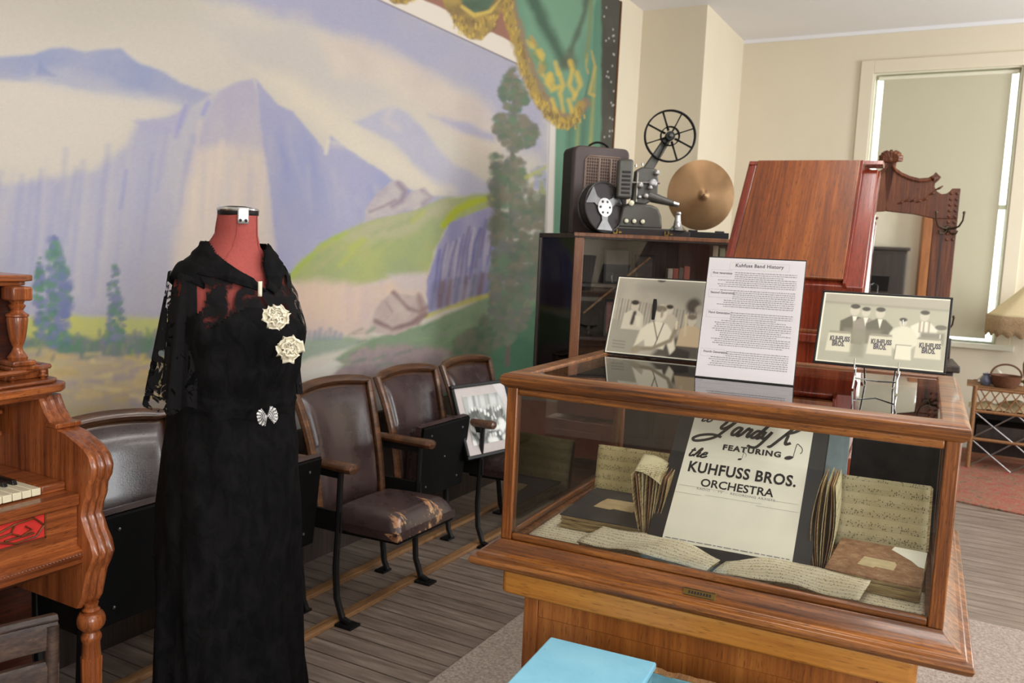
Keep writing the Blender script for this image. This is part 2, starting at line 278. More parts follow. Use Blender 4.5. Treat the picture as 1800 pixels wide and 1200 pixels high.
# ------------------------------------------------------------------ mesh builder
class B:
    def __init__(s): s.v = []; s.f = []; s.M = None
    def _p(s, p): s.v.append(tuple(s.M @ Vector(p)) if s.M is not None else tuple(p)); return len(s.v)-1
    def box(s, x0, x1, y0, y1, z0, z1):
        i = [s._p(p) for p in ((x0, y0, z0), (x1, y0, z0), (x1, y1, z0), (x0, y1, z0), (x0, y0, z1), (x1, y0, z1), (x1, y1, z1), (x0, y1, z1))]
        for q in ((3, 2, 1, 0), (4, 5, 6, 7), (0, 1, 5, 4), (1, 2, 6, 5), (2, 3, 7, 6), (3, 0, 4, 7)): s.f.append([i[k] for k in q])
        return s
    def loft(s, rings, closed=True, cap=True):
        ids = [[s._p(p) for p in r] for r in rings]; n = len(ids[0])
        for a, b in zip(ids, ids[1:]):
            for k in range(n if closed else n-1): s.f.append([a[k], a[(k+1) % n], b[(k+1) % n], b[k]])
        if cap: s.f.append(ids[0][::-1]); s.f.append(ids[-1])
        return s
    def prism(s, poly, axis, a0, a1):
        f = {'x': lambda p, a: (a, p[0], p[1]), 'y': lambda p, a: (p[0], a, p[1]), 'z': lambda p, a: (p[0], p[1], a)}[axis]
        return s.loft([[f(p, a0) for p in poly], [f(p, a1) for p in poly]])
    def tube(s, pts, r, n=8, cap=True, flat=1.0):
        pts = [Vector(p) for p in pts]; rs = r if isinstance(r, (list, tuple)) else [r]*len(pts)
        rings = []; prev = None
        for i, p in enumerate(pts):
            d = (pts[min(i+1, len(pts)-1)]-pts[max(i-1, 0)]).normalized()
            if prev is None: a = d.cross(Vector((0, 0, 1)) if abs(d.z) < 0.9 else Vector((1, 0, 0))).normalized()
            else: a = (prev - d*prev.dot(d)).normalized()
            prev = a; b = d.cross(a)
            rings.append([p + (a*math.cos(t*2*PI/n) + b*math.sin(t*2*PI/n)*flat)*rs[i] for t in range(n)])
        return s.loft(rings, True, cap)
    def lathe(s, prof, n=20, c=(0, 0, 0), axis='z', cap=True, flute=0):
        g = {'z': lambda r, t, h: (c[0]+r*math.cos(t), c[1]+r*math.sin(t), c[2]+h), 'y': lambda r, t, h: (c[0]+r*math.cos(t), c[1]+h, c[2]+r*math.sin(t)),
             'x': lambda r, t, h: (c[0]+h, c[1]+r*math.cos(t), c[2]+r*math.sin(t))}[axis]
        return s.loft([[g(max(r, 1e-4), k*2*PI/n, h) for k in range(n)] for r, h in prof], True, cap)
    def grid(s, fn, nu, nv, closed_u=False):
        ids = [[s._p(fn(i/(nu if closed_u else nu-1), j/(nv-1))) for i in range(nu)] for j in range(nv)]
        for j in range(nv-1):
            for i in range(nu if closed_u else nu-1): s.f.append([ids[j][i], ids[j][(i+1) % nu], ids[j+1][(i+1) % nu], ids[j+1][i]])
        return s
    def moulding(s, x0, x1, y0, y1, prof):
        # mitred strip around a rectangle: prof = closed loop of (outward, z)
        rings = []
        for cx, cy, sx, sy in ((x0, y0, -1, -1), (x1, y0, 1, -1), (x1, y1, 1, 1), (x0, y1, -1, 1)):
            rings.append([(cx+sx*o, cy+sy*o, z) for o, z in prof])
        ids = [[s._p(p) for p in r] for r in rings]; n = len(prof)
        for q in range(4):
            a, b = ids[q], ids[(q+1) % 4]
            for k in range(n): s.f.append([a[k], b[k], b[(k+1) % n], a[(k+1) % n]])
        return s
    def mesh(s, v, f):
        o = len(s.v)
        for p in v: s._p(p)
        for q in f: s.f.append([o+k for k in q])
        return s
    def build(s, name, mat, parent=None, bevel=0.0, smooth=True, seg=2, solid=0.0, sub=0, loc=None, rotz=0.0):
        me = bpy.data.meshes.new(name); me.from_pydata(s.v, [], s.f)
        bm = bmesh.new(); bm.from_mesh(me); bmesh.ops.recalc_face_normals(bm, faces=bm.faces); bm.to_mesh(me); bm.free()
        me.materials.append(mat)
        if smooth:
            me.polygons.foreach_set('use_smooth', [True]*len(me.polygons))
            try: me.set_sharp_from_angle(angle=math.radians(38))
            except Exception: pass
        o = bpy.data.objects.new(name, me); COL.objects.link(o)
        if parent is not None: o.parent = parent
        if loc is not None: o.location = loc
        if rotz: o.rotation_euler = (0, 0, rotz)
        if sub: md = o.modifiers.new('sub', 'SUBSURF'); md.levels = sub; md.render_levels = sub
        if solid: md = o.modifiers.new('solid', 'SOLIDIFY'); md.thickness = solid
        if bevel:
            md = o.modifiers.new('bevel', 'BEVEL'); md.width = bevel; md.segments = seg; md.limit_method = 'ANGLE'; md.angle_limit = math.radians(40)
        return o
def tag(o, label, cat, group=None, kind=None):
    o['label'] = label; o['category'] = cat
    if group: o['group'] = group
    if kind: o['kind'] = kind
    return o
def thing(name, label, cat, loc=(0, 0, 0), rotz=0.0, group=None, kind=None):
    o = bpy.data.objects.new(name, None); COL.objects.link(o); o.empty_display_size = 0.05
    o.location = loc; o.rotation_euler = (0, 0, rotz); return tag(o, label, cat, group, kind)
def copy_tree(o, parent=None):
    c = o.copy(); COL.objects.link(c); c.parent = parent
    for ch in list(o.children): copy_tree(ch, c)
    return c
def circ(cx, cy, r, n=20, a0=0, a1=2*PI): return [(cx+r*math.cos(a0+(a1-a0)*k/n), cy+r*math.sin(a0+(a1-a0)*k/n)) for k in range(n)]
def text(b, body, size, place, shear=0.0, align='CENTER', bold=0.0, sx=1.0, space=1.0):
    c = bpy.data.curves.new('lettering', 'FONT'); c.body = body; c.size = size; c.align_x = align; c.shear = shear; c.offset = bold; c.space_character = space
    c.resolution_u = 3
    o = bpy.data.objects.new('lettering', c); COL.objects.link(o); bpy.context.view_layer.update()
    me = bpy.data.meshes.new_from_object(o.evaluated_get(bpy.context.evaluated_depsgraph_get()))
    b.mesh([place(v.co.x*sx, v.co.y) for v in me.vertices], [list(p.vertices) for p in me.polygons])
    bpy.data.objects.remove(o); bpy.data.curves.remove(c); bpy.data.meshes.remove(me)
def stroke(b, pts, w, place):
    # a pen stroke of a lettering brush, a flat ribbon through pts
    P = [Vector((p[0], p[1], 0)) for p in pts]; Q = []
    for i in range(len(P)-1):        # Catmull-Rom
        p0, p1, p2, p3 = P[max(i-1, 0)], P[i], P[i+1], P[min(i+2, len(P)-1)]
        for k in range(5):
            t = k/5; Q.append(0.5*((2*p1)+(p2-p0)*t+(2*p0-5*p1+4*p2-p3)*t*t+(3*p1-p0-3*p2+p3)*t**3))
    Q.append(P[-1]); L = []; R = []
    for i, p in enumerate(Q):
        d = (Q[min(i+1, len(Q)-1)]-Q[max(i-1, 0)]).normalized(); n = Vector((-d.y, d.x, 0))*w/2
        L.append(place((p+n).x, (p+n).y)); R.append(place((p-n).x, (p-n).y))
    n = len(Q); b.mesh(L+R, [[i, i+1, n+i+1, n+i] for i in range(n-1)])

# ------------------------------------------------------------------ painter for real pictures (mural, photographs)
def lin(c):
    c = np.asarray(c, float)/255; return np.where(c <= 0.04045, c/12.92, ((c+0.055)/1.055)**2.4)
def vnoise(x, y, seed, octaves=4, lac=2.1):
    tot = np.zeros_like(x); amp = 1; norm = 0
    for o in range(octaves):
        rs = np.random.RandomState(seed*31+o); T = rs.rand(64, 64)
        xi = np.floor(x).astype(int); yi = np.floor(y).astype(int); fx = x-xi; fy = y-yi
        fx = fx*fx*(3-2*fx); fy = fy*fy*(3-2*fy); g = lambda a, c: T[a % 64, c % 64]
        tot += amp*((g(xi, yi)*(1-fx)+g(xi+1, yi)*fx)*(1-fy)+(g(xi, yi+1)*(1-fx)+g(xi+1, yi+1)*fx)*fy)
        norm += amp; amp *= 0.55; x = x*lac+7.3; y = y*lac+3.1
    return tot/norm
class Paint:
    def __init__(s, w, h, step, c0, x0=0.0, y0=0.0):
        s.nx = int(round(w/step))+1; s.ny = int(round(h/step))+1
        s.x, s.y = np.meshgrid(np.linspace(x0, x0+w, s.nx), np.linspace(y0, y0+h, s.ny)); s.rgb = np.ones(s.x.shape+(3,))*lin(c0); s.seed = 1; s.free = False
    def sd(s, pts, X, Y):
        P = np.asarray(pts, float); d = np.full(X.shape, 1e9); ins = np.zeros(X.shape, bool); n = len(P)
        for i in range(n):
            a = P[i]; b = P[(i+1) % n]; e = b-a; wx = X-a[0]; wy = Y-a[1]
            t = np.clip((wx*e[0]+wy*e[1])/max(e@e, 1e-12), 0, 1); d = np.minimum(d, np.hypot(wx-e[0]*t, wy-e[1]*t))
            if a[1] != b[1]:
                c = ((a[1] > Y) != (b[1] > Y)) & (X < (b[0]-a[0])*(Y-a[1])/(b[1]-a[1])+a[0]); ins ^= c
        return np.where(ins, -d, d)
    def put(s, sl, mask, col):
        s.rgb[sl] = s.rgb[sl]*(1-mask[..., None])+(col if isinstance(col, np.ndarray) and col.ndim == 3 else lin(col))*mask[..., None]
    def win(s, pts, pad):
        if s.free:
            P = np.asarray(pts, float); m = (s.x > P[:, 0].min()-pad) & (s.x < P[:, 0].max()+pad) & (s.y > P[:, 1].min()-pad) & (s.y < P[:, 1].max()+pad)
            r = np.flatnonzero(m.any(1)); c = np.flatnonzero(m.any(0))
            return (slice(0, 0), slice(0, 0)) if not len(r) else (slice(r[0], r[-1]+1), slice(c[0], c[-1]+1))
        P = np.asarray(pts, float); xs = s.x[0]; ys = s.y[:, 0]
        i0, i1 = np.searchsorted(xs, [P[:, 0].min()-pad, P[:, 0].max()+pad]); j0, j1 = np.searchsorted(ys, [P[:, 1].min()-pad, P[:, 1].max()+pad])
        return (slice(j0, j1), slice(i0, i1))
    def poly(s, pts, col, soft=0.01, alpha=1.0, wob=0.0, ws=20.0, col2=None, tex=0.0, ts=(12, 12)):
        s.seed += 1; sl = s.win(pts, soft*2+wob*2); X = s.x[sl]; Y = s.y[sl]
        if X.size == 0: return
        d = s.sd(pts, X, Y)
        if wob: d = d+(vnoise(X*ws, Y*ws, s.seed)-0.5)*2*wob
        mk = np.clip(0.5-d/(2*soft), 0, 1); mk = mk*mk*(3-2*mk)*alpha
        if col2 is not None:
            k = np.clip((vnoise(X*ts[0]+9, Y*ts[1]+4, s.seed+50)-0.5)*2.6+0.5, 0, 1)[..., None]
            c = lin(col)*(1-k)+lin(col2)*k; s.put(sl, mk, c)
        else: s.put(sl, mk, col)
    def ell(s, cx, cy, rx, ry, col, soft=0.004, rot=0.0, **k):
        s.poly([(cx+rx*math.cos(t)*math.cos(rot)-ry*math.sin(t)*math.sin(rot), cy+rx*math.cos(t)*math.sin(rot)+ry*math.sin(t)*math.cos(rot)) for t in [q*2*PI/14 for q in range(14)]], col, soft, **k)
    def line(s, pts, w, col, soft=0.003, alpha=1.0, wob=0.0, ws=20.0):
        P = np.asarray(pts, float); s.seed += 1; sl = s.win(pts, w+soft*2+wob); X = s.x[sl]; Y = s.y[sl]
        if X.size == 0: return
        d = np.full(X.shape, 1e9)
        for a, b in zip(P, P[1:]):
            e = b-a; t = np.clip(((X-a[0])*e[0]+(Y-a[1])*e[1])/max(e@e, 1e-12), 0, 1); d = np.minimum(d, np.hypot(X-a[0]-e[0]*t, Y-a[1]-e[1]*t))
        d = d-w/2
        if wob: d = d+(vnoise(X*ws, Y*ws, s.seed)-0.5)*2*wob
        s.put(sl, np.clip(0.5-d/(2*soft), 0, 1)*alpha, col)
    def speck(s, amp, scale):
        s.rgb = np.clip(s.rgb*(1+(vnoise(s.x*scale, s.y*scale, 99, 3)-0.5)[..., None]*amp), 0, 1)
    def mesh(s, name, place, mat, parent=None):
        co = place(s.x.ravel(), s.y.ravel()); me = bpy.data.meshes.new(name); nv = s.x.size
        j, i = np.meshgrid(np.arange(s.ny-1), np.arange(s.nx-1), indexing='ij'); a = (j*s.nx+i).ravel()
        q = np.stack([a, a+1, a+s.nx+1, a+s.nx], 1).astype(np.int32)
        me.vertices.add(nv); me.vertices.foreach_set('co', co.astype(np.float32).ravel())
        me.loops.add(q.size); me.loops.foreach_set('vertex_index', q.ravel()); me.polygons.add(len(q))
        me.polygons.foreach_set('loop_start', np.arange(0, q.size, 4, dtype=np.int32)); me.update(calc_edges=True)
        at = me.color_attributes.new('paint', 'FLOAT_COLOR', 'POINT')
        at.data.foreach_set('color', np.concatenate([s.rgb.reshape(-1, 3), np.ones((nv, 1))], 1).astype(np.float32).ravel())
        me.materials.append(mat); o = bpy.data.objects.new(name, me); COL.objects.link(o); o.parent = parent; return o

# ------------------------------------------------------------------ the room
XW, YB, ZC = -2.6, 8.0, 3.48           # painted wall, window wall, ceiling
XR, YF = 3.45, -3.0
def struct(b, name, mat, label, cat='wall', bevel=0.0, **k):
    return tag(b.build(name, mat, None, bevel, **k), label, cat, kind='structure')
struct(B().box(XW-.1, XR+.1, YF-.1, YB+.1, -.1, 0), 'floor', MT['floor'], 'worn grey-brown plank floor of the room', 'floor')
struct(B().box(XW-.1, XR+.1, YF-.1, YB+.1, ZC, ZC+.1), 'ceiling', MT['ceil'], 'plain off-white ceiling above the room', 'ceiling')
struct(B().box(XW-.12, XW, YF, YB+.12, 0, ZC), 'wall_left', MT['cream'], 'long cream wall behind the painted backdrop')
WX0, WX1, WZ0, WZ1 = -0.93, 0.19, 0.885, 3.13      # opening of the window
struct(B().box(XW, WX0, YB, YB+.12, 0, ZC).box(WX1, XR, YB, YB+.12, 0, ZC).box(WX0, WX1, YB, YB+.12, 0, WZ0).box(WX0, WX1, YB, YB+.12, WZ1, ZC), 'wall_back', MT['cream'], 'cream wall at the far end with the shaded window')
struct(B().box(XW, -2.06, 6.8, YB, 0, ZC), 'wall_corner', MT['cream'], 'cream chimney breast jutting from the far left corner')
struct(B().box(XR, XR+.12, YF, YB, 0, ZC), 'wall_right', MT['cream'], 'cream wall on the right, outside the picture')
struct(B().box(XW, XR, YF-.12, YF, 0, ZC), 'wall_front', MT['cream'], 'cream wall behind the photographer')
struct(B().box(-2.06, XR, YB-.018, YB, 0, .2), 'baseboard_back', MT['trim'], 'pale baseboard under the far window', 'baseboard', .004)
struct(B().box(-2.06, XR, YB-.02, YB, ZC-.03, ZC), 'trim_1', MT['ceil'], 'narrow pale strip where far wall meets ceiling', 'trim')
struct(B().box(XW, XW+.034, YF, 6.8, 0, .60).box(XW, XW+.05, YF, 6.8, .60, .63), 'trim_2', MT['bookdark'], 'dark wooden dado added along the wall below the painted backdrop to deepen the shade', 'dado')  # added dark boarding, stands for the shade behind and under the seats
win = thing('window_1', 'tall sash window behind the lowered roller shade', 'window', ((WX0+WX1)/2, YB, WZ0), kind='structure')
w2 = (WX1-WX0)/2; wh = WZ1-WZ0
b = B().box(-w2-.1, -w2+.005, -.022, 0, -.03, wh+.1).box(w2-.005, w2+.1, -.022, 0, -.03, wh+.1).box(-w2+.005, w2-.005, -.022, 0, wh-.01, wh+.1)
b.build('casing', MT['cream'], win, .004)
b = B().box(-w2, -w2+.02, 0, .12, 0, wh).box(w2-.02, w2, 0, .12, 0, wh).box(-w2+.02, w2-.02, 0, .12, wh-.02, wh)
b.build('jamb', MT['trim'], win)
B().box(-w2-.13, w2+.13, -.06, .1, -.045, .0).build('sill', MT['trim'], win, .006)
b = B()
for z0, z1 in ((0.0, wh/2+.02), (wh/2-.02, wh-.02)):
    y = .075 if z0 else .095
    b.box(-w2+.02, -w2+.032, y, y+.02, z0, z1).box(w2-.032, w2-.02, y, y+.02, z0, z1).box(-w2+.032, w2-.032, y, y+.02, z0, z0+.012).box(-w2+.032, w2-.032, y, y+.02, z1-.03, z1)
b.build('sash', MT['trim'], win)
B().box(-w2+.03, w2-.03, .083, .085, .012, wh-.05).build('pane', MT['pane'], win)
rs = thing('roller_shade', 'lowered pale roller shade covering the far window', 'window shade', ((WX0+WX1)/2, YB+.035, WZ0))
B().box(-w2+.085, w2-.08, 0, .002, .04, wh-.05).build('shade_cloth', MT['rollershade'], rs)
B().tube([(-w2+.045, .012, wh-.045), (w2-.04, .012, wh-.045)], .02, 12).build('roller', MT['trim'], rs)
B().box(-w2+.085, w2-.08, -.004, .006, .036, .055).build('hem_bar', MT['rollershade'], rs)
# unseen ceiling fixtures that light the room
for i, (x, y) in enumerate(LIGHT_SPOTS):
    t = thing('added_ceiling_light', 'unseen ceiling light added to light the room', 'ceiling light', (x, y, ZC), group='added ceiling lights')
    B().box(-.16, .16, -.65, .65, -.07, 0).build('housing', MT['trim'], t, .004)
    for s in (-.08, .08): B().tube([(s, -.6, -.085), (s, .6, -.085)], .013, 10).build('tube', MT['tube'], t)
# what the hall mirror looks back at: a dark cabinet and an ochre post by the wall behind
t = thing('dark_cabinet', 'tall dark cabinet, seen only in the hall mirror', 'cabinet', (0.22, YF+.3, 0))
B().box(-.5, .5, -.28, .25, .06, 1.75).build('body', MT['bookdark'], t, .01); B().box(-.53, .53, -.29, .28, 1.75, 1.8).build('top', MT['bookdark'], t, .008)
tp_ = thing('ochre_post', 'ochre painted post by the wall, seen only in the hall mirror', 'post', (1.05, YF+.2, 0)); B().box(-.12, .12, -.1, .1, 0, 2.6).build('shaft', MT['ochre_z'], tp_, .01); B().box(-.15, .15, -.13, .13, 0, .2).build('base', MT['ochre_z'], tp_, .01)
for s in (-1, 1): B().box(min(s*.02, s*.48), max(s*.02, s*.48), .25, .272, .1, 1.7).build('door', MT['bookdark'], t, .006)
B().box(-.5, .5, -.28, .22, 0, .06).build('plinth', MT['bookdark'], t)

carpet = tag(B().box(-.9, 1.1, -1.9, 1.9, 0, .014).build('rug', MT['carpet'], None, .006, loc=(-.585, 2.05, 0)), 'plain beige carpet under the glass display case table', 'rug')
tag(B().box(-1.0, 1.1, -1.0, .86, 0, .012).build('rug', MT['orient'], None, .004, loc=(.45, 6.95, 0), rotz=-.2), 'red patterned oriental rug under the wicker table', 'rug')

# ------------------------------------------------------------------ the painted backdrop
XM = XW+.03
def wl(px, py): p = atx(px, py, XM); return (p.y, p.z)
def wp(pts): return [wl(*p) for p in pts]
MY0, MY1, MZ0, MZ1 = 0.35, wl(1084, 120)[0], 0.632, 3.40
P = Paint(1, 1, 1, (207, 199, 188))
ys_ = [MY0]
while ys_[-1] < MY1: ys_.append(ys_[-1]+min(.012, max(.0032, .0011*(ys_[-1]**2+3))))
ys_[-1] = MY1
WY, WZ = np.meshgrid(np.array(ys_), np.linspace(MZ0, MZ1, 560))
# the painter's cartoon: the wall seen from the room, so that strokes keep the width they have in the picture
_q = np.stack([np.full_like(WY, XM), WY, WZ-EYE], -1); _d = _q @ FW
P.x = 900+FPX*(_q @ RT)/_d; P.y = 600-FPX*(_q @ UP)/_d; P.ny, P.nx = WY.shape; P.rgb = np.ones(WY.shape+(3,))*lin((207, 199, 188)); P.free = True
MS = .0026
def wp(pts): return pts
def wall_px(y, z): q = np.array([XM, y, z-EYE]); return (900+FPX*(q @ RT)/(q @ FW), 600-FPX*(q @ UP)/(q @ FW))
def ext(pts):       # shapes that leave the picture at the left run on to the end of the canvas
    return [((-1400, 489+(y-489)*(1735+1400)/(1735-x)) if x <= -60 else (x, y)) for x, y in pts]
def along(pts, dy):  # the same painted shape repeated further along the wall
    return [wall_px(wl(*p)[0]+dy, wl(*p)[1]) for p in pts]
def mp(pts, col, soft=4, alpha=1.0, wob=0, ws=14.0, ts=(12, 12), **k): P.poly(ext(pts), col, soft, alpha, wob, ws*MS, ts=(ts[0]*MS, ts[1]*MS), **k)
def ml(pts, w, col, soft=2, alpha=1.0, wob=0, ws=14.0): P.line(pts, w, col, soft, alpha, wob, ws*MS)
CR, LV = (214, 204, 190), (174, 172, 190)
# sky: lavender upper right, cream and pinkish cloud banks
mp([(-60, -30), (420, -60), (330, 40), (150, 60), (-60, 90)], (190, 183, 172), 70, .8, 10)  # upper left greyed: lens vignette painted into the sky colour
mp([(330, -20), (640, -40), (720, 10), (960, 120), (975, 300), (890, 260), (800, 150), (690, 95), (590, 70), (480, 20)], LV, 26, .9, 22, 7, col2=(168, 168, 194), ts=(3, 3))
mp([(340, 30), (520, 50), (600, 95), (700, 160), (640, 190), (520, 150), (420, 110)], (197, 190, 186), 30, .7, 16, 6)
mp([(560, 60), (640, 66), (740, 120), (860, 185), (900, 250), (870, 320), (780, 215), (700, 160), (590, 130)], (216, 203, 188), 18, .85, 16, 7, col2=(204, 190, 184), ts=(4, 4))
mp([(755, 203), (820, 215), (872, 238), (872, 252), (810, 232)], (172, 172, 196), 8, .8, 5)
mp([(440, 120), (520, 140), (640, 230), (760, 330), (620, 270), (560, 220)], (219, 208, 190), 22, .8, 8)
# left range
mp([(-80, 100), (0, 99), (58, 95), (85, 86), (112, 82), (150, 92), (188, 86), (212, 84), (240, 108), (285, 126), (330, 150), (372, 166), (335, 192), (268, 176), (190, 168), (110, 150), (0, 140), (-80, 138)], (152, 160, 190), 5, .95, 3, 16, col2=(164, 166, 190), ts=(5, 5))
mp([(60, 128), (120, 118), (230, 158), (330, 176), (330, 200), (200, 180), (60, 150)], (188, 186, 194), 14, .6, 8)
mp([(70, 108), (84, 124), (100, 134), (62, 134)], (140, 148, 186), 4, .6)
# mist
mp([(-80, 160), (120, 160), (250, 172), (320, 190), (240, 214), (220, 250), (100, 300), (-80, 320)], (212, 203, 192), 24, .9, 14, 5)
# big slope of the left shoulder
mp([(-80, 345), (40, 325), (160, 300), (230, 250), (245, 213), (300, 205), (330, 190), (372, 166), (410, 160), (400, 420), (300, 600), (-80, 620)], (176, 175, 194), 12, .95, 10, 6, col2=(186, 183, 192), ts=(6, 2))
mp([(232, 212), (290, 206), (316, 196), (334, 184), (322, 225), (300, 236), (255, 232)], (176, 173, 196), 5, .8, 4)
for q in range(26):
    x = -20+q*15+random.uniform(-8, 8); y = 300+random.uniform(-30, 60)-(q*2.4)
    ml([(x, y), (x-10-random.random()*14, y+90+random.random()*120)], random.uniform(3, 9), random.choice([(158, 160, 192), (188, 184, 196), (196, 190, 192), (150, 154, 190)]), 6, .45, 3)
ml([(222, 300), (212, 365)], 5, (146, 150, 196), 4, .6); ml([(326, 187), (309, 240)], 7, (150, 150, 196), 4, .6); ml([(366, 180), (357, 200)], 8, (158, 158, 204), 3, .7)
# main peak: pale left face, blue right face
mp([(447, 136), (415, 146), (384, 160), (362, 212), (338, 262), (332, 300), (310, 420), (290, 570), (490, 580), (486, 420), (470, 290), (456, 200)], (192, 184, 190), 4, .95, 3, 14, col2=(180, 174, 192), ts=(8, 3))
mp([(345, 262), (400, 255), (462, 270), (480, 360), (486, 570), (290, 580), (312, 410)], (216, 202, 188), 16, .95, 10, 7, col2=(208, 196, 188), ts=(9, 2))
for q in range(16):
    x = 340+q*9+random.uniform(-5, 5); y = random.uniform(175, 330)
    ml([(x, y), (x-6+random.uniform(-8, 6), y+random.uniform(60, 150))], random.uniform(3, 7), random.choice([(226, 208, 192), (190, 180, 190), (214, 196, 188), (204, 196, 196)]), 5, .5, 3)
mp([(449, 136), (468, 160), (488, 183), (514, 196), (536, 222), (556, 246), (574, 267), (581, 238), (600, 252), (640, 281), (700, 322), (742, 345), (800, 345), (700, 400), (600, 420), (545, 450), (508, 492), (488, 470), (478, 360), (464, 260), (455, 190)], (156, 160, 194), 3.5, .97, 2.5, 18, col2=(172, 170, 194), ts=(5, 2.4))
for q in range(20):
    x = 470+q*11+random.uniform(-6, 6); y = 190+q*8+random.uniform(0, 60)
    ml([(x, y), (x+10+random.uniform(-10, 16), y+random.uniform(50, 120))], random.uniform(3, 8), random.choice([(146, 150, 190), (182, 178, 196), (166, 168, 200), (186, 182, 192)]), 6, .45, 3)
ml([(577, 248), (573, 268)], 7, (222, 212, 198), 3, .8, 2)
# distant peak on the right
mp([(622, 214), (655, 198), (690, 186), (716, 198), (742, 222), (770, 262), (800, 288), (842, 312), (866, 326), (866, 346), (800, 345), (756, 322), (716, 276), (690, 250), (650, 232)], (172, 172, 196), 6, .9, 4, 14, col2=(186, 184, 198), ts=(6, 4))
ml([(690, 188), (676, 212), (700, 226)], 10, (206, 196, 194), 6, .6, 3)
mp([(585, 250), (660, 250), (740, 300), (800, 335), (760, 340), (690, 310), (620, 262)], (218, 208, 192), 12, .7, 8)
# green mound with two rocks
HILL = [(506, 492), (522, 468), (560, 432), (606, 404), (650, 386), (716, 372), (788, 346), (870, 338), (872, 364), (832, 376), (788, 396), (768, 436), (752, 486), (690, 488), (620, 506), (540, 512)]
mp(HILL, (172, 178, 120), 5, 1, 4, 12, col2=(158, 168, 126), ts=(6, 4))
mp([(640, 392), (716, 372), (788, 350), (800, 366), (720, 412), (640, 430), (600, 420)], (184, 178, 150), 14, .75, 8)
ml([(512, 486), (530, 464), (566, 432), (606, 410)], 9, (168, 184, 80), 5, .8, 4); ml([(868, 346), (830, 356), (800, 372), (780, 396)], 13, (176, 184, 62), 4, .9, 4)
for q in range(16):
    x = 545+q*13+random.uniform(-8, 8); y = 478-q*5+random.uniform(-28, 12)
    ml([(x, y), (x+20, y-10-random.random()*10)], random.uniform(4, 9), random.choice([(166, 184, 92), (186, 186, 96), (150, 166, 120), (180, 176, 130)]), 5, .6, 3)
mp([(642, 366), (654, 350), (664, 336), (690, 318), (708, 320), (716, 332), (712, 348), (726, 336), (746, 330), (762, 346), (748, 362), (700, 374), (660, 384), (640, 392)], (180, 170, 176), 3, 1, 3, 20, col2=(196, 186, 184), ts=(14, 14))
ml([(700, 322), (712, 336), (706, 352), (690, 362)], 9, (146, 132, 148), 4, .8, 3); ml([(742, 334), (758, 346), (744, 358)], 6, (152, 140, 154), 4, .7, 3); ml([(650, 372), (676, 362), (694, 352)], 4, (140, 124, 136), 3, .7, 2)
# peach cliffs
mp([(488, 500), (560, 492), (640, 500), (700, 486), (756, 478), (752, 516), (692, 520), (655, 560), (650, 596), (488, 592)], (216, 192, 174), 12, .95, 8, 9, col2=(206, 184, 176), ts=(9, 3))
mp([(680, 482), (752, 478), (748, 512), (700, 508)], (202, 190, 190), 8, .7, 5)
for q in range(12): x = 500+q*13; ml([(x, 498+random.uniform(0, 16)), (x-4, 560)], random.uniform(3, 6), random.choice([(222, 198, 170), (202, 180, 178), (226, 196, 178)]), 6, .5, 3)
# purple striped cliff
mp([(768, 436), (790, 394), (832, 374), (872, 360), (890, 420), (885, 505), (820, 530), (752, 552), (750, 492)], (150, 148, 182), 3, 1, 3, 18, col2=(172, 168, 190), ts=(14, 3))
for q in range(17):
    x = 776+q*6.6; y = 424-q*3.6
    ml([(x+random.uniform(-3, 3), y+random.uniform(0, 20)), (x-7, y+40), (x-14+random.uniform(-4, 4), y+random.uniform(70, 105))], random.uniform(2, 4.5), random.choice([(104, 102, 158), (116, 112, 160), (196, 188, 200), (126, 118, 150)]), 2.5, .75, 2)
for q in range(9): x = 758+q*14; ml([(x, 540-q*3), (x+6, 500-q*3)], random.uniform(6, 10), random.choice([(128, 104, 100), (120, 96, 96), (112, 112, 120), (120, 118, 146)]), 4, .7, 3)
# lower meadow, boulder, pink rocks, road
mp([(495, 604), (560, 590), (620, 594), (650, 600), (560, 625), (495, 648)], (152, 164, 148), 6, .95, 5)
for q in range(12): x = 498+q*9; ml([(x, 594), (x+2, 572+random.uniform(0, 12)+q*.6)], 6, (138, 148, 164), 3, .7, 3)
mp([(588, 632), (652, 592), (744, 570), (800, 546), (872, 512), (980, 472), (1000, 700), (588, 700)], (126, 148, 118), 5, 1, 5, 12, col2=(142, 158, 132), ts=(7, 7))
ml([(748, 556), (790, 540), (868, 516)], 7, (190, 184, 104), 3, .85, 3)
mp([(800, 600), (900, 545), (1000, 520), (1000, 720), (780, 720)], (70, 112, 90), 14, .9, 8, 10, col2=(88, 124, 98), ts=(8, 8))
mp([(648, 584), (652, 560), (668, 528), (690, 513), (718, 518), (744, 520), (754, 546), (734, 570), (694, 588)], (184, 166, 160), 3, 1, 3, 20, col2=(200, 184, 176), ts=(12, 12))
ml([(692, 514), (718, 542), (738, 548), (750, 540)], 7, (140, 114, 114), 3, .8, 3); ml([(660, 564), (690, 578), (724, 568), (748, 552)], 7, (132, 106, 106), 3, .8, 3); ml([(736, 520), (744, 548), (734, 568)], 9, (150, 124, 122), 4, .7, 3); ml([(678, 530), (690, 548)], 3, (160, 140, 140), 2, .7)
mp([(586, 640), (640, 610), (720, 606), (800, 612), (800, 690), (570, 700)], (170, 150, 150), 7, .95, 8, 20, col2=(150, 136, 138), ts=(22, 22))
mp([(495, 668), (590, 634), (604, 640), (584, 660), (520, 700), (495, 700)], (208, 203, 194), 4, .95, 3)
mp([(495, 672), (700, 690), (700, 800), (300, 800)], (176, 168, 160), 14, .9, 8)
